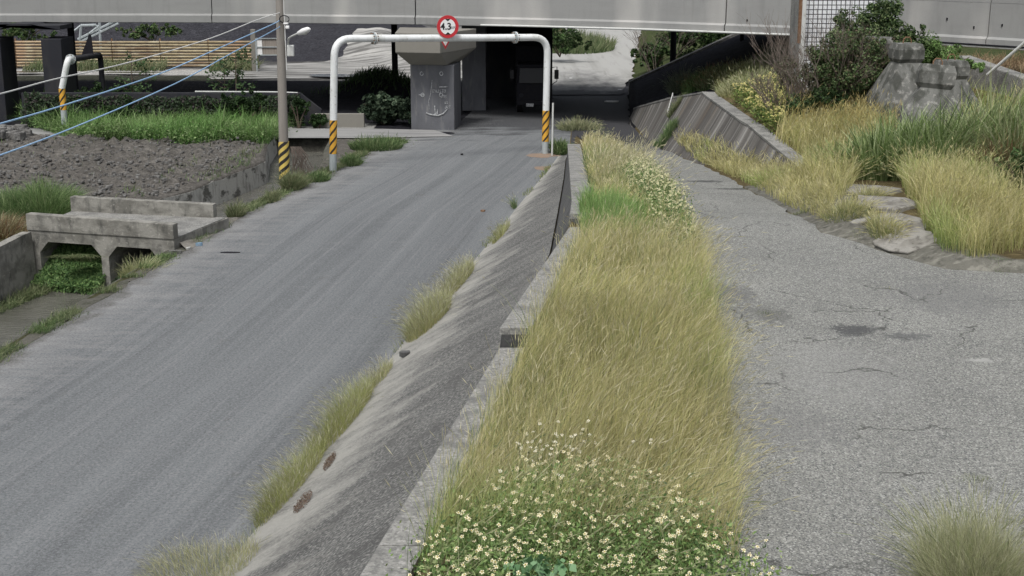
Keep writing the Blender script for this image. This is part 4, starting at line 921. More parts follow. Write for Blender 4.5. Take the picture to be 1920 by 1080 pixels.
for i, (u, v, dx_, dy_, lab) in enumerate([(1480, 136, 2.2, .5, 'narrow concrete ledge in the weeds near the tiled wall'), (1445, 205, 1.2, .4, 'short mossy concrete ledge between yellow flowering weeds and dark shrub')]):
    p = G(u, v); mb = MB(); mb.box((0, 0, 0), (dx_, dy_, .25), .5); o = mb.build('concrete_ledge', M['wall'], bevel=.03); o.location = p + Vector((0, 0, .1)); o.rotation_euler = (.0, -.25, 0); tag(o, lab, 'ledge')

# ------------------------------------------------------------------ small things
p0 = P(1035, 292, 0); p1 = PY(1037, 193, p0.y)
mb = MB(); mb.tube([Vector((0, 0, -.2)), p1 - p0], .035, 8); o = mb.build('marker_stake', M['pipe'], smooth=True); o.location = p0; tag(o, 'thin pale stake standing beside the right gantry leg', 'stake')
def plank(name, u0, v0, u1, v1, Y, w_, mat, lab, cat, on=None):
    a = PY(u0, v0, Y); b_ = PY(u1, v1, Y); d_ = (b_ - a); s_ = Vector((d_.z, 0, -d_.x)).normalized() * w_ / 2
    mb = MB(); mb.prism([Z0 - s_, d_ - s_, d_ + s_, Z0 + s_], Z0, Vector((0, -.04, 0))); o = mb.build(name, mat); o.location = a; tag(o, lab, cat)
yv = 52.3; kx = float(QR(yv))
a = Vector((kx + .25, yv, .95)); a = PY(1253, 214, 49.6); b_ = PY(1263, 178, 49.6)
# white lath lying against the battered face
def facept(u, v):
    dx, dy, dz = ray(u, v)
    for Y in np.arange(38, 62, .02):
        t = Y / dy; X = dx * t; Z = CAMZ + dz * t; x0 = float(WF(Y)) - .03; w_ = float(W2(Y)); zb = float(ZR(Y)) - .15; zt = float(T2(Y)) + .03
        if X > x0 and Z < zb + (zt - zb) * (X - x0) / w_: return Vector((X, Y, Z))
    return PY(u, v, 50)
a = facept(1254, 214); b_ = facept(1264, 178); d_ = b_ - a; s_ = d_.cross(Vector((1, .2, .3))).normalized() * .07
mb = MB(); nrm = Vector((-.75, -.35, .5)) * .05
mb.prism([-s_ + nrm, d_ - s_ + nrm, d_ + s_ + nrm, s_ + nrm], Z0, nrm * .6); o = mb.build('white_lath', M['signwhite']); o.location = a; tag(o, 'white lath leaning on the streaked wing wall', 'lath')
def litter(u, v, d, rz, mat, lab, cat='litter', nm='litter', zoff=0, s=1):
    p = G(u, v); mb = MB(); rock(mb, (0, 0, 0), d, rz, s); o = mb.build(nm, mat, bevel=.008); o.location = p + Vector((0, 0, d[2] * .45 + zoff)); tag(o, lab, cat)
litter(1146, 192, (.75, .16, .06), 0, M['signwhite'], 'white plastic strip lying on the dark road under the bridge', 'plastic strip', 'plastic_strip', .02)
litter(1163, 170, (.25, .2, .08), .3, M['signwhite'], 'small white scrap at the foot of the slope under the bridge', s=2)
litter(1070, 148, (.2, .2, .06), .3, M['signwhite'], 'small white scrap at the edge of the bright dirt road', s=3)
M['lichenw'] = layered('pale_stone', (.42, .42, .40), [(9, one, .5, .7, (.2, .2, .19), .6)], .9)
M['bluish'] = layered('blue_plastic', (.16, .26, .36), [(9, one, .5, .7, (.5, .52, .53), .6)], .4)
litter(373, 461, (.17, .10, .09), .5, M['bluish'], 'crumpled blue bottle at the road edge by the culvert', 'bottle', 'crumpled_bottle', s=4)
litter(353, 469, (.17, .09, .07), .9, M['lichenw'], 'white stone beside the crumpled bottle at the road edge', 'stone', 'stone', s=5)
litter(330, 476, (.30, .14, .1), .2, M['block'], 'grey flat stone at the right end of the culvert', 'stone', 'stone', s=6)
litter(866, 291, (.10, .10, .07), .2, M['black'], 'small dark stone lying in the middle of the lower road', 'stone', 'stone', s=7)
litter(760, 668, (.2, .16, .10), .2, M['wallside'], 'dark mossy lump at the foot of the sloping apron', 'stone', 'stone', s=8)
litter(1882, 377, (.28, .14, .1), .2, M['signwhite'], 'white stone lying at the right edge near the tall golden grass', 'stone', 'stone', s=9)
litter(905, 397, (.13, .1, .06), .2, M['rust'], 'small brown stone at the foot of the apron near the sparse tuft', 'stone', 'stone', s=10)
for (u, v, rx, ry, nm, mt, lab, cat) in [(828, 250, .55, .35, 'drain_cover', 'dark', 'dark oval drain cover in the asphalt near the bridge pier', 'drain cover'), (432, 474, .26, .07, 'iron_plate', 'dark', 'thin dark iron plate in the lower road near the culvert', 'plate')]:
    p = P(u, v, 0); mb = MB(); V = [Vector((rx * math.cos(a), ry * math.sin(a), 0)) for a in np.linspace(0, 2 * math.pi, 20, endpoint=False)]
    mb.prism(V, Z0, Vector((0, 0, .014))); o = mb.build(nm, M[mt]); o.location = (p.x, p.y, .004); tag(o, lab, cat)
M['patch'] = layered('loose_gravel', (.10, .10, .103), [(32, one, .45, .6, (.30, .30, .29), .7, 3), (18, one, .55, .7, (.035, .035, .036), .8, 3)], .95, (30, 1.2, .05))
M['patch2'] = layered('bare_hollow', (.17, .17, .168), [(30, one, .5, .65, (.30, .30, .29), .6, 3), (18, one, .5, .7, (.07, .07, .07), .6, 3)], .95, (30, 1., .04))
M['rustdirt'] = layered('orange_dirt', (.24, .17, .12), [(6, one, .45, .7, (.17, .16, .15), .9)], .95, (20, .6, .02))
M['lichen'] = layered('whitish_crust', (.46, .45, .42), [(6, one, .45, .7, (.25, .25, .24), .9)], .95, (20, .6, .02))
for i, (u, v, rx, ry, mt, z) in enumerate([
                                      (1020, 292, .6, .5, 'rustdirt', 'l'), (1022, 316, .35, .5, 'rustdirt', 'l')]):
    p = G(u, v); o = blob('road_patch', (p.x, p.y), rx, ry, (float(ZR(p.y)) + .017) if z == 'r' else .009, M[mt], 48, i + 3, .55); tag(o, kind='structure')
    if z == 'r': o.rotation_euler = (math.atan((float(ZR(p.y + .5)) - float(ZR(p.y - .5)))), 0, 0); o.location.z += .004

# ------------------------------------------------------------------ vegetation builders
GOLD = [(.56, .50, .22), (.66, .59, .30), (.48, .46, .18), (.72, .66, .40), (.42, .44, .17)]
GOLDG = [(.40, .39, .15), (.50, .46, .21), (.30, .34, .11), (.56, .51, .27)]
GREEN = [(.09, .16, .055), (.13, .21, .075), (.06, .11, .04), (.19, .26, .11), (.25, .30, .15)]
BRIGHT = [(.17, .29, .085), (.22, .35, .12), (.12, .22, .06), (.30, .40, .18)]
DULL = [(.14, .18, .085), (.19, .22, .11), (.25, .26, .14), (.10, .145, .065), (.32, .32, .19)]
DARK = [(.040, .075, .028), (.06, .105, .038), (.028, .05, .022), (.09, .14, .055)]
PALE = [(.40, .40, .24), (.33, .35, .19), (.48, .47, .31), (.25, .29, .14)]
RED = [(.20, .11, .06), (.28, .17, .10), (.14, .09, .05), (.30, .22, .13)]
SILV = [(.16, .19, .13), (.22, .25, .18), (.11, .14, .09)]
def pal(p, n): p = np.array(p); return p[rng.integers(0, len(p), n)] * rng.uniform(.8, 1.22, (n, 1))
def blades(pos, h, lean, w, cb, ct, seg=3, curl=1.9):
    """pos (n,3) h (n,) lean (n,2) w (n,) cb/ct (n,3) -> verts, quads, colours"""
    n_ = len(pos); L = seg + 1; t = np.linspace(0, 1, L)
    hor = lean[:, None, :] * (t[None, :, None] ** curl) * h[:, None, None]
    lm = np.hypot(lean[:, 0], lean[:, 1]); lean = lean / np.maximum(lm / 1.25, 1)[:, None]; lm = np.minimum(lm, 1.25)
    z = h[:, None] * (t[None, :] - .42 * (lm[:, None] ** 1.3) * t[None, :] ** 2.4)
    an = rng.uniform(-.9, .9, n_); wd = np.stack([np.cos(an), np.sin(an)], -1)
    ww_ = w[:, None] * np.clip(1.0 - t[None, :] ** 2 * .92, .06, 1) * .5
    c = np.empty((n_, L, 3)); c[..., :2] = pos[:, None, :2] + hor; c[..., 2] = pos[:, None, 2] + z
    V = np.empty((n_, L, 2, 3)); V[..., 0, :] = c; V[..., 1, :] = c
    V[..., 0, :2] -= wd[:, None, :] * ww_[..., None]; V[..., 1, :2] += wd[:, None, :] * ww_[..., None]
    C = cb[:, None, :] * (1 - t[None, :, None]) + ct[:, None, :] * t[None, :, None]
    C = np.repeat(C[:, :, None, :], 2, 2)
    b_ = (np.arange(n_) * L * 2)[:, None]; k_ = np.arange(seg)[None, :] * 2
    q = np.stack([b_ + k_, b_ + k_ + 1, b_ + k_ + 3, b_ + k_ + 2], -1)
    tip = c[:, -1]; dr = c[:, -1] - c[:, -2]; dr /= np.linalg.norm(dr, axis=1, keepdims=True) + 1e-9
    return V.reshape(-1, 3), q.reshape(-1, 4), C.reshape(-1, 3), tip, dr
def spikes(tip, dr, ln, w, col):
    """seed heads: slim spindles along the stem direction"""
    n_ = len(tip); a = rng.normal(size=(n_, 3)); s1 = np.cross(dr, a); s1 /= np.linalg.norm(s1, axis=1, keepdims=True); s2 = np.cross(dr, s1)
    ln = ln[:, None]; w = w[:, None]; out = []
    V = np.stack([tip - dr * ln * .3, tip + s1 * w * .5 + dr * ln * .25, tip + dr * ln, tip - s1 * w * .5 + dr * ln * .25,
                  tip + s2 * w * .5 + dr * ln * .2, tip - s2 * w * .5 + dr * ln * .2], 1)
    b_ = (np.arange(n_) * 6)[:, None]; q = np.stack([b_ + np.array([0, 1, 2, 3]), b_ + np.array([0, 4, 2, 5])], 1).reshape(-1, 4)
    return V.reshape(-1, 3), q, np.repeat(col, 6, 0)
def leaves(c, nrm, size, col, asp=.5, bend_=.25):
    """leaf diamonds; c centre, nrm rough normal"""
    n_ = len(c); nrm = nrm + rng.normal(size=(n_, 3)) * .55; nrm /= np.linalg.norm(nrm, axis=1, keepdims=True) + 1e-9
    a = rng.normal(size=(n_, 3)); d_ = np.cross(nrm, a); d_ /= np.linalg.norm(d_, axis=1, keepdims=True) + 1e-9; s_ = np.cross(nrm, d_)
    L = size[:, None]
    V = np.stack([c - d_ * L * .5, c - s_ * L * asp * .5 - nrm * L * bend_ * .2, c + d_ * L * .5 - nrm * L * bend_ * .5, c + s_ * L * asp * .5 - nrm * L * bend_ * .2], 1)
    b_ = (np.arange(n_) * 4)[:, None]; q = b_ + np.array([0, 1, 2, 3])[None]
    return V.reshape(-1, 3), q, np.repeat(col, 4, 0)
class Veg:
    def __init__(s): s.V = []; s.Q = []; s.C = []; s.n = 0
    def add(s, V, Q, C): s.V.append(V); s.Q.append(Q + s.n); s.C.append(C); s.n += len(V); return s
    def build(s, name, mat, parent=None, origin=None):
        return mesh_obj(name, np.concatenate(s.V), np.concatenate(s.Q), mat, parent, col=np.concatenate(s.C), origin=origin)
def in_poly(x, y, poly):
    c = np.zeros(len(x), bool); j = len(poly) - 1
    for i in range(len(poly)):
        xi, yi = poly[i]; xj, yj = poly[j]
        c ^= ((yi > y) != (yj > y)) & (x < (xj - xi) * (y - yi) / (yj - yi + 1e-12) + xi); j = i
    return c
def scatter(px, dens, world=False, dfun=None):
    poly = px if world else [(G(u, v).x, G(u, v).y) for u, v in px]
    xs = [p[0] for p in poly]; ys = [p[1] for p in poly]; A = (max(xs) - min(xs)) * (max(ys) - min(ys)); n_ = int(A * dens)
    x = rng.uniform(min(xs), max(xs), n_); y = rng.uniform(min(ys), max(ys), n_); k_ = in_poly(x, y, poly); x, y = x[k_], y[k_]
    if dfun is not None: k_ = rng.random(len(x)) < dfun(x, y); x, y = x[k_], y[k_]
    return np.stack([x, y, hgt(x, y)], -1)
def grass(vg, pos, hm, palb, palt, w=.008, wind=(.35, .05), spread=.35, seeds=0., seedcol=None, hv=.35, seg=3, clump=True, seedlen=.12, seedw=.016):
    n_ = len(pos)
    if n_ == 0: return
    hf = (.65 + .75 * fbm(pos[:, 0] * 1.1, pos[:, 1] * 1.1, 90)) if clump else 1.
    h = hm * hf * rng.uniform(1 - hv, 1 + hv, n_)
    wx = .8 * (fbm(pos[:, 0] * .9, pos[:, 1] * .9, 95) - .45); wy = fbm(pos[:, 0] * .9, pos[:, 1] * .9, 99) - .45
    lean = np.stack([wind[0] + 1.2 * wx, wind[1] + 1.2 * wy], -1) + rng.normal(size=(n_, 2)) * spread
    wd = w * rng.uniform(.6, 1.4, n_) * np.clip(pos[:, 1] / 24, .7, 2.4)
    h = h * np.where(rng.random(n_) < .05, 1.35, 1.0)
    gm = sst(.50, .62, fbm(pos[:, 0] * .55, pos[:, 1] * .4, 97))[:, None]; gb = (.72 + .6 * fbm(pos[:, 0] * 2.2, pos[:, 1] * 2.2, 98))[:, None]
    tint = (1 - gm * .6) + gm * .6 * np.array([.66, .93, .62])
    V, q, C, tip, dr = blades(pos - np.array([0, 0, .02]), h, lean, wd, pal(palb, n_) * tint * .8 * gb, pal(palt, n_) * tint * gb * rng.uniform(.7, 1.25, (n_, 1)), seg)
    vg.add(V, q, C)
    if seeds:
        k_ = rng.random(n_) < seeds; m_ = k_.sum(); sc_ = np.clip(pos[k_, 1] / 24, .8, 2.0)
        vg.add(*spikes(tip[k_], dr[k_], seedlen * rng.uniform(.6, 1.4, m_) * np.sqrt(sc_), seedw * sc_ * rng.uniform(.7, 1.3, m_), pal(seedcol or palt, m_)))
def tuft(name, u, v, rx, ry, hm, n_, pb_, pt_, lab, cat='grass tuft', group=None, w=.010, wind=(.1, 0), out=.8, seeds=0., seedcol=None, seg=4, z=None, parts=None, seedlen=.14, yaw=None):
    """one grass plant/clump: blades fan out from an elliptical base"""
    c_ = G(u, v)
    if z is not None: c_ = P(u, v, z)
    a = rng.uniform(0, 2 * math.pi, n_); r = np.sqrt(rng.random(n_)); ox, oy = r * np.cos(a), r * np.sin(a)
    px, py = ox * rx, oy * ry
    if yaw: px, py = px * math.cos(yaw) - py * math.sin(yaw), px * math.sin(yaw) + py * math.cos(yaw)
    x = c_.x + px; y = c_.y + py
    pos = np.stack([x, y, hgt(x, y) if z is None else np.full(n_, float(z))], -1)
    if z is None: pos[:, 2] = np.clip(pos[:, 2], c_.z - .4, c_.z + .4)
    h = hm * (.7 + .6 * fbm(x * 3.1, y * 3.1, 180)) * rng.uniform(.3, 1.3, n_) * (1 - .4 * r)
    lean = np.stack([wind[0] + ox * out * .7, wind[1] + oy * out * .7], -1) + rng.normal(size=(n_, 2)) * .28
    sc_ = min(max(c_.y / 24, .7), 2.2)
    V, q, C, tip, dr = blades(pos - np.array([0, 0, .03]), h, lean, w * sc_ * rng.uniform(.5, 1.4, n_), pal(pb_, n_) * .75, pal(pt_, n_) * rng.uniform(.7, 1.3, (n_, 1)), seg)
    vg = Veg(); vg.add(V, q, C)
    if seeds:
        k_ = rng.random(n_) < seeds; m_ = k_.sum(); vg.add(*spikes(tip[k_], dr[k_], seedlen * rng.uniform(.6, 1.4, m_), .0075 * sc_ * rng.uniform(.7, 1.3, m_), pal(seedcol or pt_, m_)))
    o = vg.build(name, M['grass'], origin=(c_.x, c_.y, c_.z)); tag(o, lab, cat, group); return o
def flowers(vg, c, r, white=(.78, .77, .66), centre=(.55, .42, .06)):
    n_ = len(c); nr_ = np.tile(np.array([0, -.45, .9]), (n_, 1)) + rng.normal(size=(n_, 3)) * .3; nr_ /= np.linalg.norm(nr_, axis=1, keepdims=True)
    a = rng.normal(size=(n_, 3)); d_ = np.cross(nr_, a); d_ /= np.linalg.norm(d_, axis=1, keepdims=True); s_ = np.cross(nr_, d_)
    for k_ in range(5):
        an = 2 * math.pi * k_ / 5 + rng.uniform(-.2, .2, (n_, 1)); e = d_ * np.cos(an) + s_ * np.sin(an); f_ = nr_[:, :]
        g_ = np.cross(nr_, e); R = (r * rng.uniform(.8, 1.15, n_))[:, None]
        V = np.stack([c + e * R * .15, c + e * R * .7 - g_ * R * .33, c + e * R, c + e * R * .7 + g_ * R * .33], 1)
        b_ = (np.arange(n_) * 4)[:, None]; vg.add(V.reshape(-1, 3), b_ + np.array([0, 1, 2, 3])[None], np.repeat(np.array(white)[None] * rng.uniform(.85, 1.1, (n_, 1)), 4, 0))
    cc_ = c + nr_ * (r * .06)[:, None]; R = (r * .3)[:, None]
    V = np.stack([cc_ + d_ * R, cc_ + s_ * R, cc_ - d_ * R, cc_ - s_ * R], 1); b_ = (np.arange(n_) * 4)[:, None]
    vg.add(V.reshape(-1, 3), b_ + np.array([0, 1, 2, 3])[None], np.repeat(np.array(centre)[None] * rng.uniform(.8, 1.2, (n_, 1)), 4, 0))
def herb(vg, pos, hm, n_leaf, size, palc, spread=.18):
    """leafy herb: leaves scattered round each stem"""
    n_ = len(pos); H = hm * rng.uniform(.6, 1.15, n_); p_ = np.repeat(pos, n_leaf, 0); Hh = np.repeat(H, n_leaf)
    t = rng.random(len(p_)) ** .7; o_ = rng.normal(size=(len(p_), 2)) * spread * (.4 + .6 * t[:, None])
    c = p_.copy(); c[:, :2] += o_; c[:, 2] += Hh * t
    nr_ = np.concatenate([o_ * 1.5, np.full((len(p_), 1), .5)], 1)
    vg.add(*leaves(c, nr_, size * rng.uniform(.6, 1.3, len(p_)), pal(palc, len(p_)), .45))
    return H
def crown(vg, c, R, nb, nl, size, palc, seed=0, flat=.0, asp=.6):
    """leafy crown: leaf shells around many lumps spread through an ellipsoid"""
    rs = np.random.default_rng(seed); d_ = rs.normal(size=(nb, 3)); d_ /= np.linalg.norm(d_, axis=1, keepdims=True)
    bc = np.array(c) + d_ * np.array(R) * (rs.random((nb, 1)) ** .45) * .85; br_ = rs.uniform(.16, .34, nb) * min(R)
    bi = rs.integers(0, nb, nl); n_ = rng.normal(size=(nl, 3)); n_ /= np.linalg.norm(n_, axis=1, keepdims=True)
    p_ = bc[bi] + n_ * (br_[bi] * rng.uniform(.7, 1.15, nl))[:, None]
    if flat is not None: p_[:, 2] = np.maximum(p_[:, 2], flat + .02)
    bright = rs.uniform(.75, 1.3, nb)[bi][:, None]
    nn = n_ * .8 + np.array([0, 0, .45])
    vg.add(*leaves(p_, nn, size * rng.uniform(.6, 1.3, nl), pal(palc, nl) * bright, asp))
def shrub(name, u, v, R, lab, palc, nb=40, nl=4000, size=.12, group=None, cat='shrub', z=None, stems=5, seed=1, lift=1., asp=.6, parts=True, y=None):
    c_ = G(u, v) if y is None else PY(u, v, y)
    if z is not None: c_.z = z
    e = empty(name, c_, lab, cat, group); vg = Veg(); crown(vg, (0, 0, R[2] * lift), (R[0] * .8, R[1] * .9, R[2]), nb, int(nl * .6), size, palc, seed, flat=-.05, asp=asp)
    rs_ = np.random.default_rng(seed + 77)
    for k_ in range(4):                       # side lobes break the outline
        a_ = rs_.uniform(0, 6.28); f_ = rs_.uniform(.4, .62)
        crown(vg, (math.cos(a_) * R[0] * .72, math.sin(a_) * R[1] * .6, R[2] * lift * rs_.uniform(.5, 1.45)), (R[0] * f_, R[1] * f_, R[2] * f_ * .8), max(nb // 4, 5), int(nl * .1), size, palc, seed + k_ + 9, flat=-.05, asp=asp); vg.build('foliage', M['leaf'], e)
    mb = MB(); rs = random.Random(seed)
    for i in range(stems):
        a = rs.uniform(0, 6.28); q_ = Vector((math.cos(a) * R[0] * .7, math.sin(a) * R[1] * .7, R[2] * lift * rs.uniform(.8, 1.5)))
        mb.tube([Vector((0, 0, -.1)), q_ * .5 + Vector((0, 0, R[2] * .15)), q_], [.04, .03, .012], 6)
    mb.build('stems', M['bark'], e); return e

# ------------------------------------------------------------------ golden strip between the wall and the ramp
def stripw(y0, y1, a=.30, b=.0, k=24):
    ys = np.linspace(y0, y1, k); L_ = [(float(XW(y)) + a, y) for y in ys]; R_ = [(float(QL(y)) + b, y) for y in ys[::-1]]; return L_ + R_
vg = Veg()
den = lambda x, y: np.clip(.55 + 1.1 * (fbm(x * .8, y * .8, 101) - .3), .25, 1)
pos = scatter(stripw(12.5, 25.6, .44, .18), 950, True, den)
grass(vg, pos, .62, GOLDG, GOLD, w=.0055, wind=(.26, .05), spread=.27, hv=.5, seeds=.45, seedcol=[(.54, .49, .28), (.62, .57, .36), (.46, .42, .22)], seedlen=.10, seedw=.0075)
pos = scatter(stripw(25.6, 51, .48, .22), 420, True, den)
pos = pos[~((pos[:, 1] > 25.6) & (pos[:, 1] < 30.5) & (pos[:, 0] < 2.7))]
grass(vg, pos, .42, GOLDG, GOLD, w=.0075, wind=(.25, .05), seeds=.5, seedcol=[(.56, .52, .30), (.62, .57, .36)], seedlen=.10, seedw=.009)
pos = scatter(stripw(12, 26, .42, .1), 60, True, lambda x, y: np.where(x - XW(y) < .9, 1., .3))
grass(vg, pos, .62, GREEN, GREEN, w=.008, wind=(.3, 0), spread=.3, seg=4)
pos = scatter(stripw(12.5, 40, .5, .05), 46, True); pos = pos[~((pos[:, 1] > 24.5) & (pos[:, 1] < 31) & (rng.random(len(pos)) < .85))]
grass(vg, pos, .85, GOLDG, PALE, w=.005, wind=(.30, .05), spread=.25, seg=4, seeds=.9, seedcol=[(.56, .52, .34), (.64, .60, .42)], seedlen=.16, seedw=.009)
pos = scatter(stripw(12.5, 44, .38, .05), 90, True, lambda x, y: fbm(x * .6, y * .45, 170) > .5)
grass(vg, pos, .62, GREEN, GREEN + GOLDG, w=.008, wind=(.3, .0), spread=.4, seg=4)
o = vg.build('golden_grass', M['grass']); tag(o, kind='stuff')
tuft('grass_tuft', 1150, 432, .66, 2.1, .86, 6000, [(.24, .38, .12), (.18, .30, .09)], [(.30, .46, .15), (.40, .52, .22), (.22, .36, .11)], 'bright fresh green grass tuft just behind the wall coping in the golden strip', w=.009, wind=(.1, -.1), out=.25)
tuft('grass_tuft', 1200, 470, .6, 1.4, .42, 1500, GREEN, GREEN, 'duller green grass tuft between bright tuft and white flowering weeds', w=.009, wind=(.2, -.1), out=.4)
# flowering weeds along the ramp edge
def flower_patch(px, name, dens, hm, fl_r, nfl, palc, white, centre, lsz=.06, nleaf=14, world=False, fz=1.05):
    vg = Veg(); pos = scatter(px, dens, world); H = herb(vg, pos, hm, nleaf, lsz, palc)
    k_ = rng.integers(0, len(pos), nfl); c = pos[k_].copy(); c[:, :2] += rng.normal(size=(nfl, 2)) * .12; c[:, 2] += H[k_] * rng.uniform(.82, 1.15, nfl) * fz
    base = pos[k_]; d_ = c - base
    st = np.empty((nfl, 4, 3)); wv = np.array([.003, 0, 0]); st[:, 0] = base + d_ * .5 - wv; st[:, 1] = base + d_ * .5 + wv; st[:, 2] = c + wv * .6; st[:, 3] = c - wv * .6
    vg.add(st.reshape(-1, 3), (np.arange(nfl) * 4)[:, None] + np.array([0, 1, 2, 3])[None], np.repeat(pal(palc, nfl), 4, 0))
    flowers(vg, c, np.full(nfl, fl_r), white, centre)
    o = vg.build(name, M['leaf']); tag(o, kind='stuff'); return o
HERB = [(.08, .15, .045), (.12, .20, .06), (.16, .25, .085), (.055, .11, .035), (.21, .27, .12)]
flower_patch([(1165, 350), (1215, 340), (1285, 430), (1300, 505), (1275, 510), (1225, 440)], 'flowering_weeds', 75, .66, .026, 760, HERB, (.62, .60, .38), (.5, .42, .12), .05, 16)
flower_patch([(1100, 250), (1135, 245), (1215, 330), (1150, 340)], 'flowering_weeds', 12, .40, .022, 120, DULL, (.60, .56, .34), (.5, .42, .12), .05, 8)
HERBY = [(.12, .20, .06), (.17, .26, .08), (.22, .31, .11), (.08, .14, .045), (.28, .33, .15)]
# foreground daisies
fgp = [(-.80, 11.5), (-.55, 12.6), (-.1, 13.4), (.5, 14.1), (1.1, 14.0), (1.7, 13.2), (2.15, 12.2), (2.4, 11.3), (2.6, 10), (-.95, 10)]
flower_patch(fgp, 'daisy_weeds', 85, .52, .0235, 950, HERBY, (.80, .73, .50), (.50, .36, .05), .05, 46, True)
flower_patch([(-.1, 13.2), (.2, 15.0), (1.3, 14.9), (2.0, 13.2)], 'daisy_weeds', 14, .58, .021, 80, DULL, (.80, .78, .66), (.50, .36, .05), .05, 14, True)
vg = Veg(); pos = scatter([(-.9, 11), (-.8, 13), (1.5, 13), (1.5, 11)], 60, True); grass(vg, pos, .78, PALE, PALE, w=.007, wind=(.75, .1), spread=.25, seg=5, seeds=.6, seedlen=.2); o = vg.build('tall_grass_stems', M['grass']); tag(o, kind='stuff')
e = P(1015, 1062, 2.5); vg = Veg(); a = rng.uniform(0, 6.28, 90); rr = rng.uniform(.03, .34, 90)
vg.add(*leaves(np.stack([rr * np.cos(a), rr * np.sin(a) * .8, rng.uniform(-.12, .08, 90)], -1), np.stack([.5 * np.cos(a), .5 * np.sin(a), np.full(90, 1.)], -1), rng.uniform(.06, .13, 90), pal([(.10, .2, .09), (.14, .25, .12), (.18, .30, .16)], 90), .75))
o = vg.build('broadleaf_weed', M['leaf']); o.location = e; tag(o, 'broad leaved bluish green weed at the bottom edge below the daisies', 'weed')

# ------------------------------------------------------------------ tufts along the foot of the apron
YG = [(.26, .30, .10), (.34, .37, .15), (.18, .23, .07), (.40, .42, .2)]
foot = [
 (375, 1085, .75, .9, .36, 2000, 'pale grass tuft at the bottom edge, lowest along the sloping apron', .0),
 (548, 915, .24, 1.5, .48, 3200, 'long yellow green grass tuft with reddish creepers beside it, low in the photo', -.16),
 (645, 795, .25, 1.7, .62, 2500, 'long feathery grass tuft at the apron foot just above the yellow green one', -.16),
 (712, 712, .14, .8, .38, 600, 'thin pale grass tuft reaching up to the dark mossy lump', -.16),
 (805, 605, .36, 1.4, .74, 2600, 'bushy feathery grass tuft halfway up the road, spilling over the asphalt', -.16),
 (858, 535, .22, 1.7, .60, 1700, 'feathery grass tuft directly behind the bushy one', -.16),
 (940, 440, .13, 1.2, .38, 420, 'small brown tinged grass tuft near the small brown stone', -.16),
 (964, 390, .08, .3, .50, 110, 'tiny upright green tuft at the apron foot, farthest up the road', 0),
]
for u, v, rx, ry, h_, n_, lab, yw in foot:
    green_ = 'tiny' in lab
    tuft('grass_tuft', u, v, rx, ry, h_, n_, GOLDG if not green_ else GREEN, (PALE if v > 500 and 'yellow' not in lab else YG) if not green_ else GREEN, lab, group='grass tufts along the foot of the apron', w=.0055, wind=(-.26, .1), out=.55, seeds=.35, seedcol=[(.42, .41, .30), (.50, .48, .36), (.33, .31, .22)], yaw=yw, seedlen=.10)
vg = Veg()                                      # thin fringe of weeds all along the foot
ys = rng.uniform(14, 50, 1500); k_ = fbm(ys * .8, ys * 0, 120) > .47; ys = ys[k_]; xs = XR(ys) + rng.normal(size=len(ys)) * .06
grass(vg, np.stack([xs, ys, hgt(xs, ys)], -1), .16, DULL, YG, w=.007, wind=(-.2, 0)); o = vg.build('weed_fringe', M['grass']); tag(o, kind='stuff')
for u, v, rx, ry, s in [(568, 945, .12, .4, 1), (618, 868, .08, .4, 2)]:
    p = G(u, v); vgx = Veg(); m_ = 900; a = rng.uniform(0, 6.28, m_); r = np.sqrt(rng.random(m_)); x = p.x + r * np.cos(a) * rx; y = p.y + r * np.sin(a) * ry
    vgx.add(*leaves(np.stack([x, y, hgt(x, y) + rng.uniform(0, .06, m_)], -1), np.tile([0, 0, 1.], (m_, 1)), rng.uniform(.015, .03, m_), pal([(.13, .08, .06), (.10, .075, .055), (.18, .14, .10)], m_), .5)); o = vgx.build('red_creeper', M['leaf'], origin=tuple(p)); tag(o, ('reddish creeping weed beside the long yellow green tuft, the lower one' if s == 1 else 'reddish creeping weed beside the long yellow green tuft, the upper one'), 'creeping weed')

# ------------------------------------------------------------------ right bank
vg = Veg()
SEED = [(.52, .48, .25), (.60, .56, .33), (.45, .42, .21)]
# lower band along the ramp edge
pos = scatter([(1262, 262), (1300, 296), (1400, 345), (1470, 385), (1540, 412), (1580, 372), (1580, 335), (1490, 318), (1380, 295), (1300, 262)], 300)
grass(vg, pos, .30, GOLDG, GOLD, w=.008, wind=(-.1, 0), seeds=.5, seedcol=SEED, seedw=.009)
pos = scatter([(1530, 305), (1490, 340), (1580, 372), (1640, 300), (1700, 255), (1600, 215), (1560, 200), (1500, 245), (1460, 270)], 260)
grass(vg, pos, .66, GOLDG, GOLD, w=.0085, wind=(.1, 0), seeds=.5, seedcol=SEED, seedw=.010)
pos = scatter([(1450, 268), (1470, 235), (1560, 185), (1640, 215), (1700, 250), (1640, 270)], 220)
grass(vg, pos, .75, GOLD, GOLD, w=.009, wind=(.15, 0), seeds=.8, seedcol=[(.50, .42, .18), (.55, .47, .22)], seedw=.011)
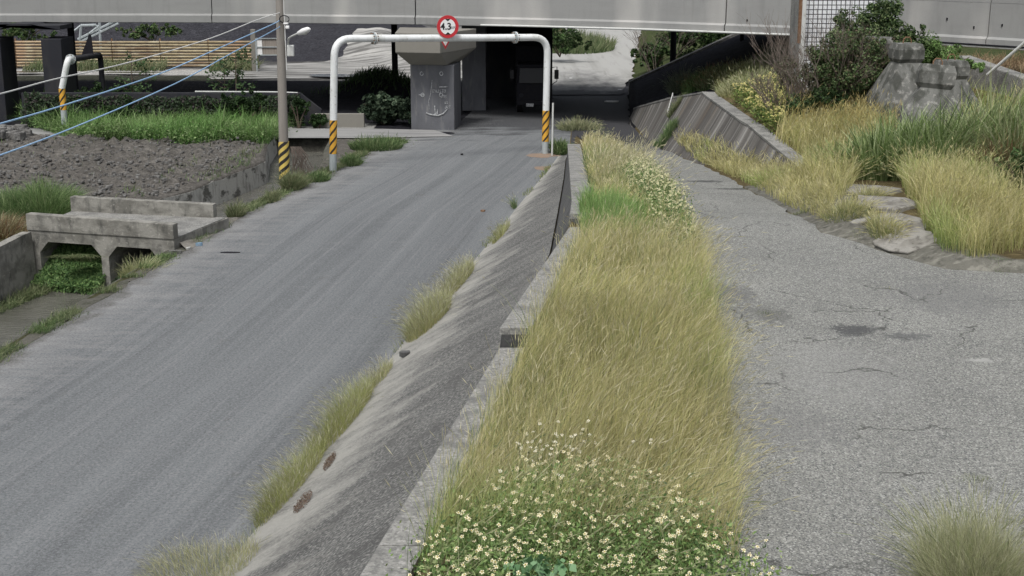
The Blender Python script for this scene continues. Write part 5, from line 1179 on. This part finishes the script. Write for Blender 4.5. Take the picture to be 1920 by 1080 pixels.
# big golden stand on the right
pos = scatter([(1700, 370), (1735, 440), (1765, 470), (1830, 486), (1925, 470), (2000, 440), (2000, 400), (1890, 395), (1860, 362), (1760, 350), (1690, 345)], 560)
grass(vg, pos, .78, GOLDG, GOLD, w=.008, wind=(.05, 0), seeds=.5, seedcol=SEED, seedw=.009)
pos = scatter([(1735, 430), (1765, 474), (1830, 488), (1860, 470), (1800, 420)], 160)
grass(vg, pos, .5, GREEN, GOLDG, w=.009, wind=(.1, 0), spread=.5, seg=4)
pos = scatter([(11.5, 25), (22, 25), (24, 42), (13, 42)], 60, True); grass(vg, pos, .7, GOLDG, GOLD, w=.010, wind=(.1, 0))
o = vg.build('golden_grass', M['grass']); tag(o, kind='stuff')
for u, v, rx, ry, h_, n_, lab in [
    (1590, 398, .50, .7, .38, 900, 'golden green tuft left of the broken concrete chute, upper one of the three'),
    (1628, 372, .35, .5, .34, 500, 'golden green tuft growing over the upper slab of the broken chute'),
    (1655, 432, .26, .55, .42, 600, 'golden green tuft beside the broken concrete chute, middle one of the three'),
    (1672, 440, .18, .3, .30, 260, 'golden green tuft by the cracked slab, lowest of the three at the chute')]:
    tuft('grass_tuft', u, v, rx, ry, h_, n_, GREEN, GOLD, lab, group='tufts at the broken chute', w=.008, out=1.0, seeds=.4, seedcol=SEED)
# tall arching green grass
for u, v, rx, ry, h_, n_, pb_, pt_, lab in [
    (1615, 322, 1.1, 1.2, 1.25, 1200, DULL, DULL, 'dull green tall grass clump rising between golden grass and the chute'),
    (1700, 325, 1.3, 1.3, 1.65, 2600, GREEN, DULL, 'tall arching green grass clump in front of the front armour block'),
    (1785, 325, 1.3, 1.3, 1.75, 3000, GREEN, DULL, 'tall arching green grass clump right of the armour blocks'),
    (1870, 315, 1.3, 1.3, 2.1, 2800, GREEN, PALE, 'tallest arching grass clump with pale tips near the right edge'),
    (1950, 320, 1.2, 1.2, 2.1, 1800, GREEN, PALE, 'tall arching grass clump cut by the right edge of the view')]:
    TG = [(.10, .16, .05), (.19, .27, .09), (.30, .38, .16), (.42, .48, .27)]
    tuft('tall_grass_clump', u, v, rx, ry, h_, n_, TG[:3], TG if pt_ is DULL else TG + PALE, lab, 'grass clump', 'tall arching grass clumps on the right bank', w=.027, wind=(.35, -.15), out=1.0, seg=7)
tuft('tall_grass_clump', 1880, 335, .8, .4, 1.25, 1300, RED, RED, 'dry reddish brown grass clump within the tall green grass at right', 'grass clump', w=.012, wind=(.1, -.3), out=1.3, seg=5)
tuft('tall_grass_clump', 1918, 345, .4, .5, .9, 900, BRIGHT, GREEN, 'fresh green leafy clump under the dry reddish grass at the right edge', 'grass clump', w=.02, wind=(.0, -.2), out=1.1, seg=5)
shrub('low_shrub', 1905, 352, (.9, .6, .45), 'small green shrub above the dark ground at the right edge', GREEN, 14, 1600, .09, seed=33)
# upper bank
tuft('grass_tuft', 1278, 168, .55, .6, 1.0, 900, SILV, SILV, 'grey green rounded weed at the left end of the wing wall top', w=.012, out=.9, seeds=.5, seedcol=SILV)
vg = Veg(); pos = scatter([(1302, 166), (1330, 160), (1420, 190), (1480, 190), (1490, 160), (1440, 145), (1390, 140), (1330, 142)], 200)
grass(vg, pos, .5, GREEN, GOLDG, w=.010, wind=(.15, 0), seeds=.3, seedcol=PALE); o = vg.build('bank_grass', M['grass']); tag(o, kind='stuff')
tuft('grass_tuft', 1318, 160, .9, .9, .8, 2200, BRIGHT, GREEN, 'bright green grass clump on top of the wing wall', w=.012, out=.7, seeds=.15, seedcol=RED)
tuft('grass_tuft', 1355, 152, 1.1, .9, .8, 2000, GREEN, DULL, 'green grass clump with reddish plumes right of the bright one on the wing wall', w=.012, out=.7, seeds=.25, seedcol=RED)
tuft('grass_tuft', 1400, 175, 1.0, .9, .6, 1600, GOLDG, PALE, 'yellowing grass clump on the bank behind the wing wall', w=.012, out=.7, seeds=.3, seedcol=PALE)
tuft('grass_tuft', 1440, 130, .9, .7, .85, 1300, DULL, PALE, 'pale dry grass clump in front of the bridge shadow near the post', w=.011, out=.8, seeds=.5, seedcol=PALE)
tuft('grass_tuft', 1475, 122, .6, .5, 1.45, 1100, SILV, SILV, 'tall grey green reed clump left of the pale post', w=.014, out=.35, seeds=.2, seedcol=SILV)
YF = [(.12, .17, .04), (.18, .22, .06), (.08, .13, .035)]
flower_patch([(1372, 195), (1415, 225), (1470, 205), (1500, 170), (1440, 160)], 'yellow_flower_weeds', 24, .5, .05, 420, YF, (.52, .48, .20), (.5, .38, .08), .09, 22)
flower_patch([(1410, 236), (1448, 258), (1480, 240), (1478, 200), (1425, 205)], 'yellow_flower_weeds', 34, .55, .045, 330, YF, (.58, .54, .22), (.5, .38, .08), .09, 26)
shrub('ivy_shrub', 1588, 195, (1.85, 1.1, 1.3), 'big dark ivy shrub smothering the tiled wall and the blocks', [(.13, .20, .08), (.19, .27, .12), (.07, .12, .05), (.25, .31, .15), (.18, .15, .10)], 130, 30000, .085, seed=5, y=41.7, z=float(hgt(10.2, 41.7)) + .15)
shrub('ivy_shrub', 1535, 215, (1.3, .9, .6), 'dark green leafy shrub spilling below the tiled wall', DARK + GREEN[:1], 50, 9000, .085, seed=6, y=41, z=float(hgt(9.0, 41.)))
shrub('ivy_shrub', 1650, 100, (1.5, .9, 1.3), 'dark leafy treetop rising in front of the tiled wall', [(.10, .16, .07), (.15, .22, .09), (.06, .10, .04), (.24, .30, .14)], 90, 19000, .09, seed=8, y=43.6, z=3.7)
shrub('vine_bush', 1745, 110, (1.75, 1.0, .85), 'light green vine bush spreading behind the tallest armour block', [(.15, .25, .08), (.22, .34, .12), (.30, .42, .18)], 70, 12000, .095, seed=9, y=43.8, z=3.35)
shrub('vine_bush', 1640, 205, (1.0, .5, .5), 'dark shaded shrub in the gap left of the tallest armour block', DARK, 26, 2600, .11, seed=10, y=41.6, z=float(hgt(10.9, 41.6)))
shrub('tangled_shrub', 1525, 150, (1.35, .8, 1.15), 'tangled brown green shrub among the twigs left of the tiled wall', [(.16, .18, .10), (.13, .17, .08), (.20, .17, .13), (.26, .27, .18)], 46, 7500, .075, seed=12, y=42.3, z=float(hgt(9.2, 42.3)) + .1)
# bare twigs in front of the tiled wall
def twigs(name, u, v, Y, lab, n_, H, R, seed, mat):
    rs = random.Random(seed); c_ = PY(u, v, Y); c_.z = float(hgt(c_.x, Y)); mb = MB()
    def br_(p, d_, l, r, k_):
        q_ = p + d_ * l; m_ = (p + q_) / 2 + Vector([rs.uniform(-.06, .06) * l for _ in range(3)]); mb.tube([p, m_, q_], [r, r * .8, r * .55], 4, caps=False)
        if k_ > 0:
            for _ in range(3): br_(m_.lerp(q_, rs.random()), (d_ + Vector((rs.uniform(-.8, .8), rs.uniform(-.6, .6), rs.uniform(-.1, .6)))).normalized(), l * rs.uniform(.5, .75), r * .6, k_ - 1)
    for i in range(n_):
        a = rs.uniform(0, 6.28); br_(Vector((math.cos(a) * R * .4, math.sin(a) * R * .3, -.1)), Vector((math.cos(a) * .5, math.sin(a) * .3, 1)).normalized(), H * rs.uniform(.4, .62), .016, 3)
    o = mb.build(name, mat); o.location = c_; tag(o, lab, 'bush')
M['twig'] = layered('twig', (.14, .11, .09), [(6, one, .4, .7, (.22, .19, .17), .8)], .95)
twigs('bare_bush', 1545, 170, 42.0, 'leafless reddish twiggy bush in front of the white tiled wall', 34, 2.9, 1.8, 3, M['twig'])
twigs('bare_bush', 1500, 190, 42.0, 'leafless greyish twiggy bush below the pale post', 30, 1.7, 1.8, 4, M['twig'])
vg = Veg(); pos = np.stack([rng.uniform(18, 33, 6000), rng.uniform(61, 74, 6000)], -1); pos = np.concatenate([pos, hgt(pos[:, 0], pos[:, 1])[:, None]], 1)
grass(vg, pos, .9, RED, [(.34, .25, .15), (.27, .19, .11), (.36, .29, .18)], w=.02, spread=.5); o = vg.build('reddish_dry_grass', M['grass']); tag(o, kind='stuff')
# ramp weeds
tuft('grass_tuft', 1822, 1112,   .46, .55, .86, 6500, DULL + [(.09, .13, .05)], [(.55, .53, .34), (.45, .46, .26), (.62, .60, .42), (.36, .40, .18)], 'large pale tipped grass tuft growing from the upper road at the bottom right', w=.0048, out=.5, wind=(-.02, 0), seeds=.3, seedcol=PALE)
for u, v, rx, ry, h_, n_, pl_, lab in [(1828, 905, .26, .20, .09, 900, DULL, 'flat weed mat just above the large tuft on the upper road'), (1442, 592, .22, .30, .10, 700, DULL, 'flat weed mat in the hollow of the upper road, nearest to the golden strip'),
    (1668, 541, .24, .26, .06, 500, GOLDG, 'faint yellowish weed mat in the middle of the upper road'), (1875, 508, .22, .3, .09, 400, GREEN, 'green weed mat near the right edge below the golden stand'),
    (1610, 440, .3, .25, .08, 500, DULL, 'mossy weed mat at the edge left of the flat whitish slab'), (1712, 462, .5, .15, .08, 500, GREEN, 'thin green weed mat along the flat whitish slab'),
    (1510, 398, .5, .2, .12, 500, DULL, 'weed mat at the tip of the lower golden band'), (1250, 255, .45, .8, .45, 900, GREEN, 'leafy green weed at the foot of the streaked wing wall'), (1268, 200, .3, .3, .4, 500, DULL, 'small weed growing out of the face of the streaked wing wall')]:
    tuft('weed_mat' if h_ < .2 else 'weed', u, v, rx, ry, h_, n_, pl_, pl_, lab, 'weed', w=.008, out=1.2, wind=(0, 0), seg=2)
# far end of strip and gantry foot
tuft('weed', 1050, 285, .35, .9, .6, 900, GREEN, GREEN, 'leafy green weed between the right gantry leg and the wall end', 'weed', w=.016, out=.9)
tuft('weed', 1085, 240, .9, 1.0, .5, 900, DULL, PALE, 'pale feathery weed at the far end of the golden strip', 'weed', w=.010, out=.9, seeds=.4)

# ------------------------------------------------------------------ far right slope beyond the bridge
tuft('grass_tuft', 1070, 92, 3.2, 5.5, 1.5, 4200, GREEN, DULL, 'far green grass bank left of the bright dirt road', w=.022, out=.2, z=None)
shrub('far_bush', 1050, 78, (1.8, 1.5, 1.2), 'dark bush on the far grass bank beside the bright dirt road', DARK + GREEN[:2], 26, 2600, .2, seed=21, y=92, z=.5)
for u, v, y_, R, s_, lab in [(1225, 120, 82, (1.2, 1.2, 1.0), 22, 'dark green bush at the lower end of the far slope right of the bright road'), (1270, 95, 86, (1.7, 1.4, 1.5), 23, 'bushy dark green bush around the thin post under the bridge'), (1322, 85, 84, (1.6, 1.3, 1.2), 24, 'pale green bush behind the slope kerb near the bridge soffit'), (1370, 70, 82, (1.6, 1.2, 1.2), 26, 'dark bush half behind the slope kerb, highest on the far slope')]:
    x_ = PY(u, v, y_).x; shrub('far_bush', u, v, R, lab, DARK + GREEN[:2], 30, 2800, .2, seed=s_, y=y_, z=float(hgt(x_, y_)), group='bushes on the far slope')
twigs('bare_bush', 1235, 100, 80.0, 'dark leafless bush at the edge of the bright dirt road', 8, 3.2, 1.2, 9, M['twig'])

# ------------------------------------------------------------------ left side
vg = Veg(); pos = scatter([(40, 222), (60, 238), (180, 262), (320, 264), (430, 262), (505, 282), (525, 262), (515, 238), (400, 226), (200, 214), (60, 205)], 210)
grass(vg, pos, .75, GREEN + BRIGHT, BRIGHT, w=.014, wind=(.05, -.1), spread=.6, seg=4, hv=.5)
herb(vg, scatter([(40, 222), (60, 238), (180, 262), (320, 264), (430, 262), (505, 282), (525, 262), (515, 238), (400, 226), (200, 214), (60, 205)], 26), .5, 26, .11, GREEN + BRIGHT, .3)
o = vg.build('green_weed_band', M['grass']); tag(o, kind='stuff')
vg = Veg()
for poly, d_, h_ in [([(340, 330), (420, 300), (500, 270), (470, 330), (400, 345)], 45, .25), ([(200, 370), (270, 372), (250, 335)], 40, .25), ([(300, 345), (380, 300), (360, 290), (290, 330)], 30, .2), ([(0, 360), (520, 360), (520, 250), (0, 250)], 1.2, .22)]:
    pos = scatter(poly, d_); pos = pos[pos[:, 0] < XL(pos[:, 1]) - CLW(pos[:, 1]) - .1]; grass(vg, pos, h_, GREEN, DULL, w=.010, wind=(.0, 0), spread=.6)
o = vg.build('field_weeds', M['grass']); tag(o, kind='stuff')
tuft('grass_tuft', 82, 402, 1.0, .8, 1.0, 3600, BRIGHT, GREEN, 'dense green arching tuft behind the culvert parapets', w=.010, out=1.0, wind=(.05, 0), seg=5)
tuft('grass_tuft', 20, 405, .8, .9, .7, 2400, GREEN, GREEN, 'wide green leafy clump left of the arching tuft', w=.016, out=1.0, seg=4)
tuft('grass_tuft', -10, 440, .9, .7, .8, 1800, RED + [(.30, .22, .06)], RED + PALE, 'reddish brown and yellow reeds beside the wing wall of the culvert', w=.010, out=.8, seg=4)
# culvert greenery
def mat_fill(name, s0, s1, d0, d1, z0, z1, n_, lab, palc):
    vg = Veg(); s_ = rng.uniform(s0, s1, n_); dd = rng.uniform(d0, d1, n_); zt_ = z0 + (z1 - z0) * (1 - np.abs((dd - d0) / (d1 - d0) - .85)) * (.75 + .4 * fbm(s_ * 2, dd * 2, 130))
    z = zt_ - rng.random(n_) ** 2 * .3; c = np.stack([CO.x + cx.x * s_ + cn.x * dd, CO.y + cx.y * s_ + cn.y * dd, z], -1)
    vg.add(*leaves(c, np.tile([0, -.6, .6], (n_, 1)), rng.uniform(.06, .15, n_), pal(palc, n_), .3)); o = vg.build(name, M['leaf'], origin=tuple(CO + cp((s0 + s1) / 2, -1.2))); tag(o, lab, 'water plants')
mat_fill('water_plants', o1 - .05, o2 + .1, -.5, 1.4, -1.2, -.02, 12000, 'thick green creeping plants filling the left culvert opening', [(.06, .12, .035), (.10, .18, .055), (.04, .085, .025), (.15, .23, .08)])
mat_fill('water_plants', o3, o4 + .2, -.1, 1.0, -1.2, -.45, 3600, 'dark creeping plants low in the right culvert opening', DARK + [(.06, .11, .04)])
tt = P(150, 458, -.02); vg = Veg(); m_ = 260; pos = np.stack([tt.x + rng.uniform(-.35, .45, m_), np.full(m_, tt.y - .12) + rng.uniform(-.1, .1, m_), np.full(m_, -.1)], -1)
V, q, C, _, _ = blades(pos - np.array([0, 0, .35]), rng.uniform(.3, .6, m_), np.stack([rng.normal(size=m_) * .6, np.full(m_, -1.2)], -1), np.full(m_, .022), pal(GREEN, m_), pal(DULL, m_), 5, 1.6); vg.add(V, q, C)
o = vg.build('hanging_grass', M['grass'], origin=(tt.x, tt.y, -.4)); tag(o, 'long arching grass blades hanging over the left culvert opening', 'grass tuft')
tuft('grass_tuft', 268, 520, .55, .5, .72, 700, GOLDG, PALE, 'yellowish grass tuft in front of the right culvert opening', w=.013, out=1.0, wind=(.3, 0), z=-.25, seg=4)
# canal bank
vg = Veg(); pp_ = [P(u, v, -1.22) for u, v in [(-60, 540), (60, 536), (100, 545), (50, 565), (5, 585), (-60, 610)]]; pos = scatter([(p.x, p.y) for p in pp_], 700, True); xs, ys = pos[:, 0], pos[:, 1]; k_ = xs > XL(ys) - CLW(ys) + .1; xs, ys = xs[k_], ys[k_]; zs_ = -1.25 + 0 * xs
grass(vg, np.stack([xs, ys, zs_], -1), .28, GREEN, DULL, w=.010, spread=.6); o = vg.build('bank_weeds', M['grass']); tag(o, kind='stuff')
vg = Veg(); ys = rng.uniform(25, 56, 16000); k_ = fbm(ys * .7, ys * 0 + 3, 140) > np.interp(ys, [25, 33, 38, 56], [.42, .44, .38, .36]); ys = ys[k_]; xs = XL(ys) - .28 + rng.normal(size=len(ys)) * .14
grass(vg, np.stack([xs, ys, np.zeros(len(ys))], -1), .17, GREEN, DULL, w=.009, spread=.7); o = vg.build('verge_weeds', M['grass']); tag(o, kind='stuff')
for u, v, rx, ry, h_, n_, pb_, lab in [
    (443, 404, .25, .4, .55, 500, DULL, 'pale green tuft between the second parapet and the canal water'), (385, 432, .35, .4, .18, 400, GREEN, 'low green weeds on the dirt by the second parapet'),
    (510, 376, .2, .5, .4, 400, DULL, 'grass tuft at the road edge left of the striped pole foot'), (550, 352, .35, .6, .65, 1300, DULL, 'bushy grass tuft at the foot of the striped utility pole'),
    (598, 338, .35, .5, .4, 700, GREEN, 'grass tuft between the utility pole and the left gantry leg'), (660, 308, .35, .6, .45, 700, GREEN, 'grass tuft at the road edge right of the left gantry leg'),
    (705, 278, 1.0, .9, .55, 1900, GREEN, 'green leafy weeds on the slab corner beside the lower road'), (735, 268, .6, .6, .3, 600, GREEN, 'low weeds on the road corner before the round bush'), (350, 452, .25, .6, .25, 300, GOLDG, 'yellowish low weeds at the right end of the culvert')]:
    tuft('grass_tuft', u, v, rx, ry, h_, n_, pb_, DULL if v > 340 else GREEN, lab, group='tufts on the canal side of the lower road', w=.011, out=.9, z=.0, seg=4, seeds=.1)
p_ = PY(553, 275, 47.2); vg = Veg(); m_ = 160; pos = np.stack([p_.x + rng.uniform(-.25, .3, m_), p_.y + rng.uniform(-.2, .2, m_), np.full(m_, p_.z)], -1)
mb = MB(); rs = random.Random(5)
for i in range(26):
    a0 = Vector((rs.uniform(-.15, .2), 0, 0)); mb.tube([a0, a0 + Vector((rs.uniform(.0, .3), -.1, -.3)), a0 + Vector((rs.uniform(-.1, .5), -.1, -.75)), a0 + Vector((rs.uniform(-.1, .7), -.1, -1.15))], .012, 4)
o = mb.build('dead_vine', M['twig']); o.location = Vector((p_.x, p_.y, p_.z + .0)); tag(o, 'tangled dead vine hanging right of the striped utility pole', 'vine')
# round bush of big leaves by the pier
rb = P(728, 238, 0)
shrub('round_bush', 0, 0, (1.4, .9, .74), 'rounded large leaved bush, the wide left one before the pier', [(.045, .075, .045), (.08, .12, .075), (.025, .045, .026), (.15, .20, .13)], 60, 5200, .2, 'round bushes by the bridge pier', seed=41, asp=.8, y=rb.y + .9, z=0).location = (P(718, 238, 0).x, rb.y + .8, 0)
shrub('round_bush', 0, 0, (.75, .7, .68), 'rounded large leaved bush, the narrow one touching the pier', [(.045, .075, .045), (.08, .12, .075), (.025, .045, .026), (.15, .20, .13)], 30, 2800, .17, 'round bushes by the bridge pier', seed=42, asp=.8, y=rb.y, z=0).location = (P(778, 238, 0).x - .05, rb.y + .1, 0)
# ivy over the wall
vg = Veg(); n_ = 16000; x = rng.uniform(wa.x, wb.x, n_); z = rng.uniform(0, 1.62, n_); cov = (fbm(x * .7, z * .9, 150) > .34) & (z < 1.35 + .5 * (fbm(x * 1.3, 0 * x, 151) - .35)); x, z = x[cov], z[cov]; n_ = len(x)
vg.add(*leaves(np.stack([x, 60.02 - rng.random(n_) * .2, z], -1), np.tile([0, -1., .4], (n_, 1)), rng.uniform(.07, .15, n_), pal([(.02, .035, .018), (.03, .05, .024), (.045, .07, .035), (.045, .038, .036)], n_), .8))
o = vg.build('ivy', M['leaf'], origin=(-12, 59.9, 0)); tag(o, 'dark ivy covering the low boundary wall', 'ivy')
IV = [(.03, .06, .022), (.045, .085, .03), (.07, .12, .045)]
for x_, y_, R, s_, lab in [(PY(230, 200, 59.3).x, 59.3, (1.1, .6, .75), 51, 'dark shrub before the ivy wall under the near sapling'), (PY(455, 200, 59.3).x, 59.3, (1.3, .6, .95), 52, 'dark leafy shrub before the ivy wall left of the utility pole'), (PY(560, 215, 59.4).x, 59.4, (.5, .4, .75), 53, 'narrow ivy shrub just right of the utility pole'), (PY(595, 225, 59.4).x, 59.4, (.5, .4, .35), 54, 'low dark shrub next to the low pale wall'), (PY(185, 170, 60.8).x, 61.2, (1.5, .7, .95), 55, 'dark tangled shrub behind the second gantry leg'), (PY(95, 215, 59.3).x, 59.3, (.5, .5, .5), 56, 'small dark shrub by the second gantry leg foot')]:
    shrub('dark_shrub', 0, 0, R, lab, IV, 28, 2400, .13, 'dark shrubs along the ivy wall', seed=s_, y=y_, z=0).location = (x_, y_, 0)
def sapling(u, Y, H, sp, nl, seed, lab):
    x_ = PY(u, 150, Y).x; rs = random.Random(seed); e = empty('sapling', (x_, Y, 0), lab, 'sapling', 'thin saplings in front of the far yard'); mb = MB(); vg = Veg(); C_ = []
    mb.tube([Vector((0, 0, -.1)), Vector((.05, 0, H * .5)), Vector((.1, 0, H * .95))], [.035, .025, .01], 6)
    for i in range(11):
        z = H * rs.uniform(.35, .95); a = rs.uniform(0, 6.28); l = sp * rs.uniform(.4, 1); s_ = Vector((.07, 0, z)); q_ = s_ + Vector((math.cos(a) * l, math.sin(a) * l * .5, rs.uniform(.05, .4)))
        mb.tube([s_, q_], [.014, .006], 4)
        for k_ in range(nl // 11): C_.append(tuple(s_.lerp(q_, rs.uniform(.35, 1.15)) + Vector([rs.gauss(0, .09) for _ in range(3)])))
    C_ = np.array(C_); vg.add(*leaves(C_, np.tile([0, -.3, .6], (len(C_), 1)), rng.uniform(.10, .19, len(C_)), pal(IV, len(C_)), .55))
    mb.build('trunk', M['bark'], e); vg.build('foliage', M['leaf'], e)
sapling(245, 61.5, 3.3, 1.0, 330, 1, 'thin dark sapling standing against the tan fence, left one')
sapling(440, 60.6, 3.4, .9, 360, 2, 'thin dark sapling left of the utility pole, its leaves crossing the lower cable')
sapling(418, 61.0, 2.7, .9, 260, 3, 'shorter dark sapling just left of the one by the utility pole')
# weeds at the far fence and on the black mound
vg = Veg(); xs = rng.uniform(-36, -14, 5200); k_ = fbm(xs * .35, xs * 0, 160) > .42; xs = xs[k_]; ys = rng.uniform(84.6, 88.2, len(xs)); k_ = ~((ys < 87.3)); 
grass(vg, np.stack([xs, ys, hgt(xs, ys)], -1)[ys > 86.0], .75, DULL, DULL, w=.02, spread=.5); o = vg.build('fence_weeds', M['grass']); tag(o, kind='stuff')
shrub('far_bush', 0, 0, (2.6, 1., .7), 'pale green weeds on the dark heap just above the tan fence', GREEN, 24, 1500, .22, seed=61, y=94, z=1.5).location = (PY(288, 72, 94).x, 94, 1.25)
shrub('far_bush', 0, 0, (1.8, 1., 1.2), 'low green bush seen between the left bridge pillars', GREEN, 24, 1500, .22, seed=62, y=94, z=1.5).location = (PY(48, 72, 94).x, 94, 1.0)
vg = Veg(); xs = rng.normal(size=900) * 1.5 - 6.6; ys = rng.normal(size=900) * .8 + 72.2
grass(vg, np.stack([xs, ys, hgt(xs, ys)], -1), .4, DARK, DARK, w=.016, spread=.5); o = vg.build('mound_weeds', M['grass']); tag(o, kind='stuff')
# clods on the ploughed field
vg = MB(); rs = np.random.default_rng(4)
for i in range(1500):
    u = rs.uniform(-20, 520); v = rs.uniform(255, 370) if i > 90 else rs.uniform(236, 258); u = u if i > 90 else rs.uniform(-10, 55)
    p = G(u, v)
    if p.x > float(XL(p.y) - CLW(p.y)) - .4 or p.y < 40.2 or p.y > 55: continue
    s_ = rs.uniform(.02, .075) if i > 90 else rs.uniform(.12, .3); rock(vg, (p.x, p.y, p.z + s_ * .15), (s_ * 2, s_ * 1.4, s_), rs.uniform(0, 3), i)
o = vg.build('soil_clods', layered('soil_clod', (.14, .135, .128), [(3, one, .45, .6, (.26, .255, .245), .8), (9, one, .45, .7, (.06, .058, .055), .7)], .95, (14, 1, .05))); tag(o, kind='stuff')
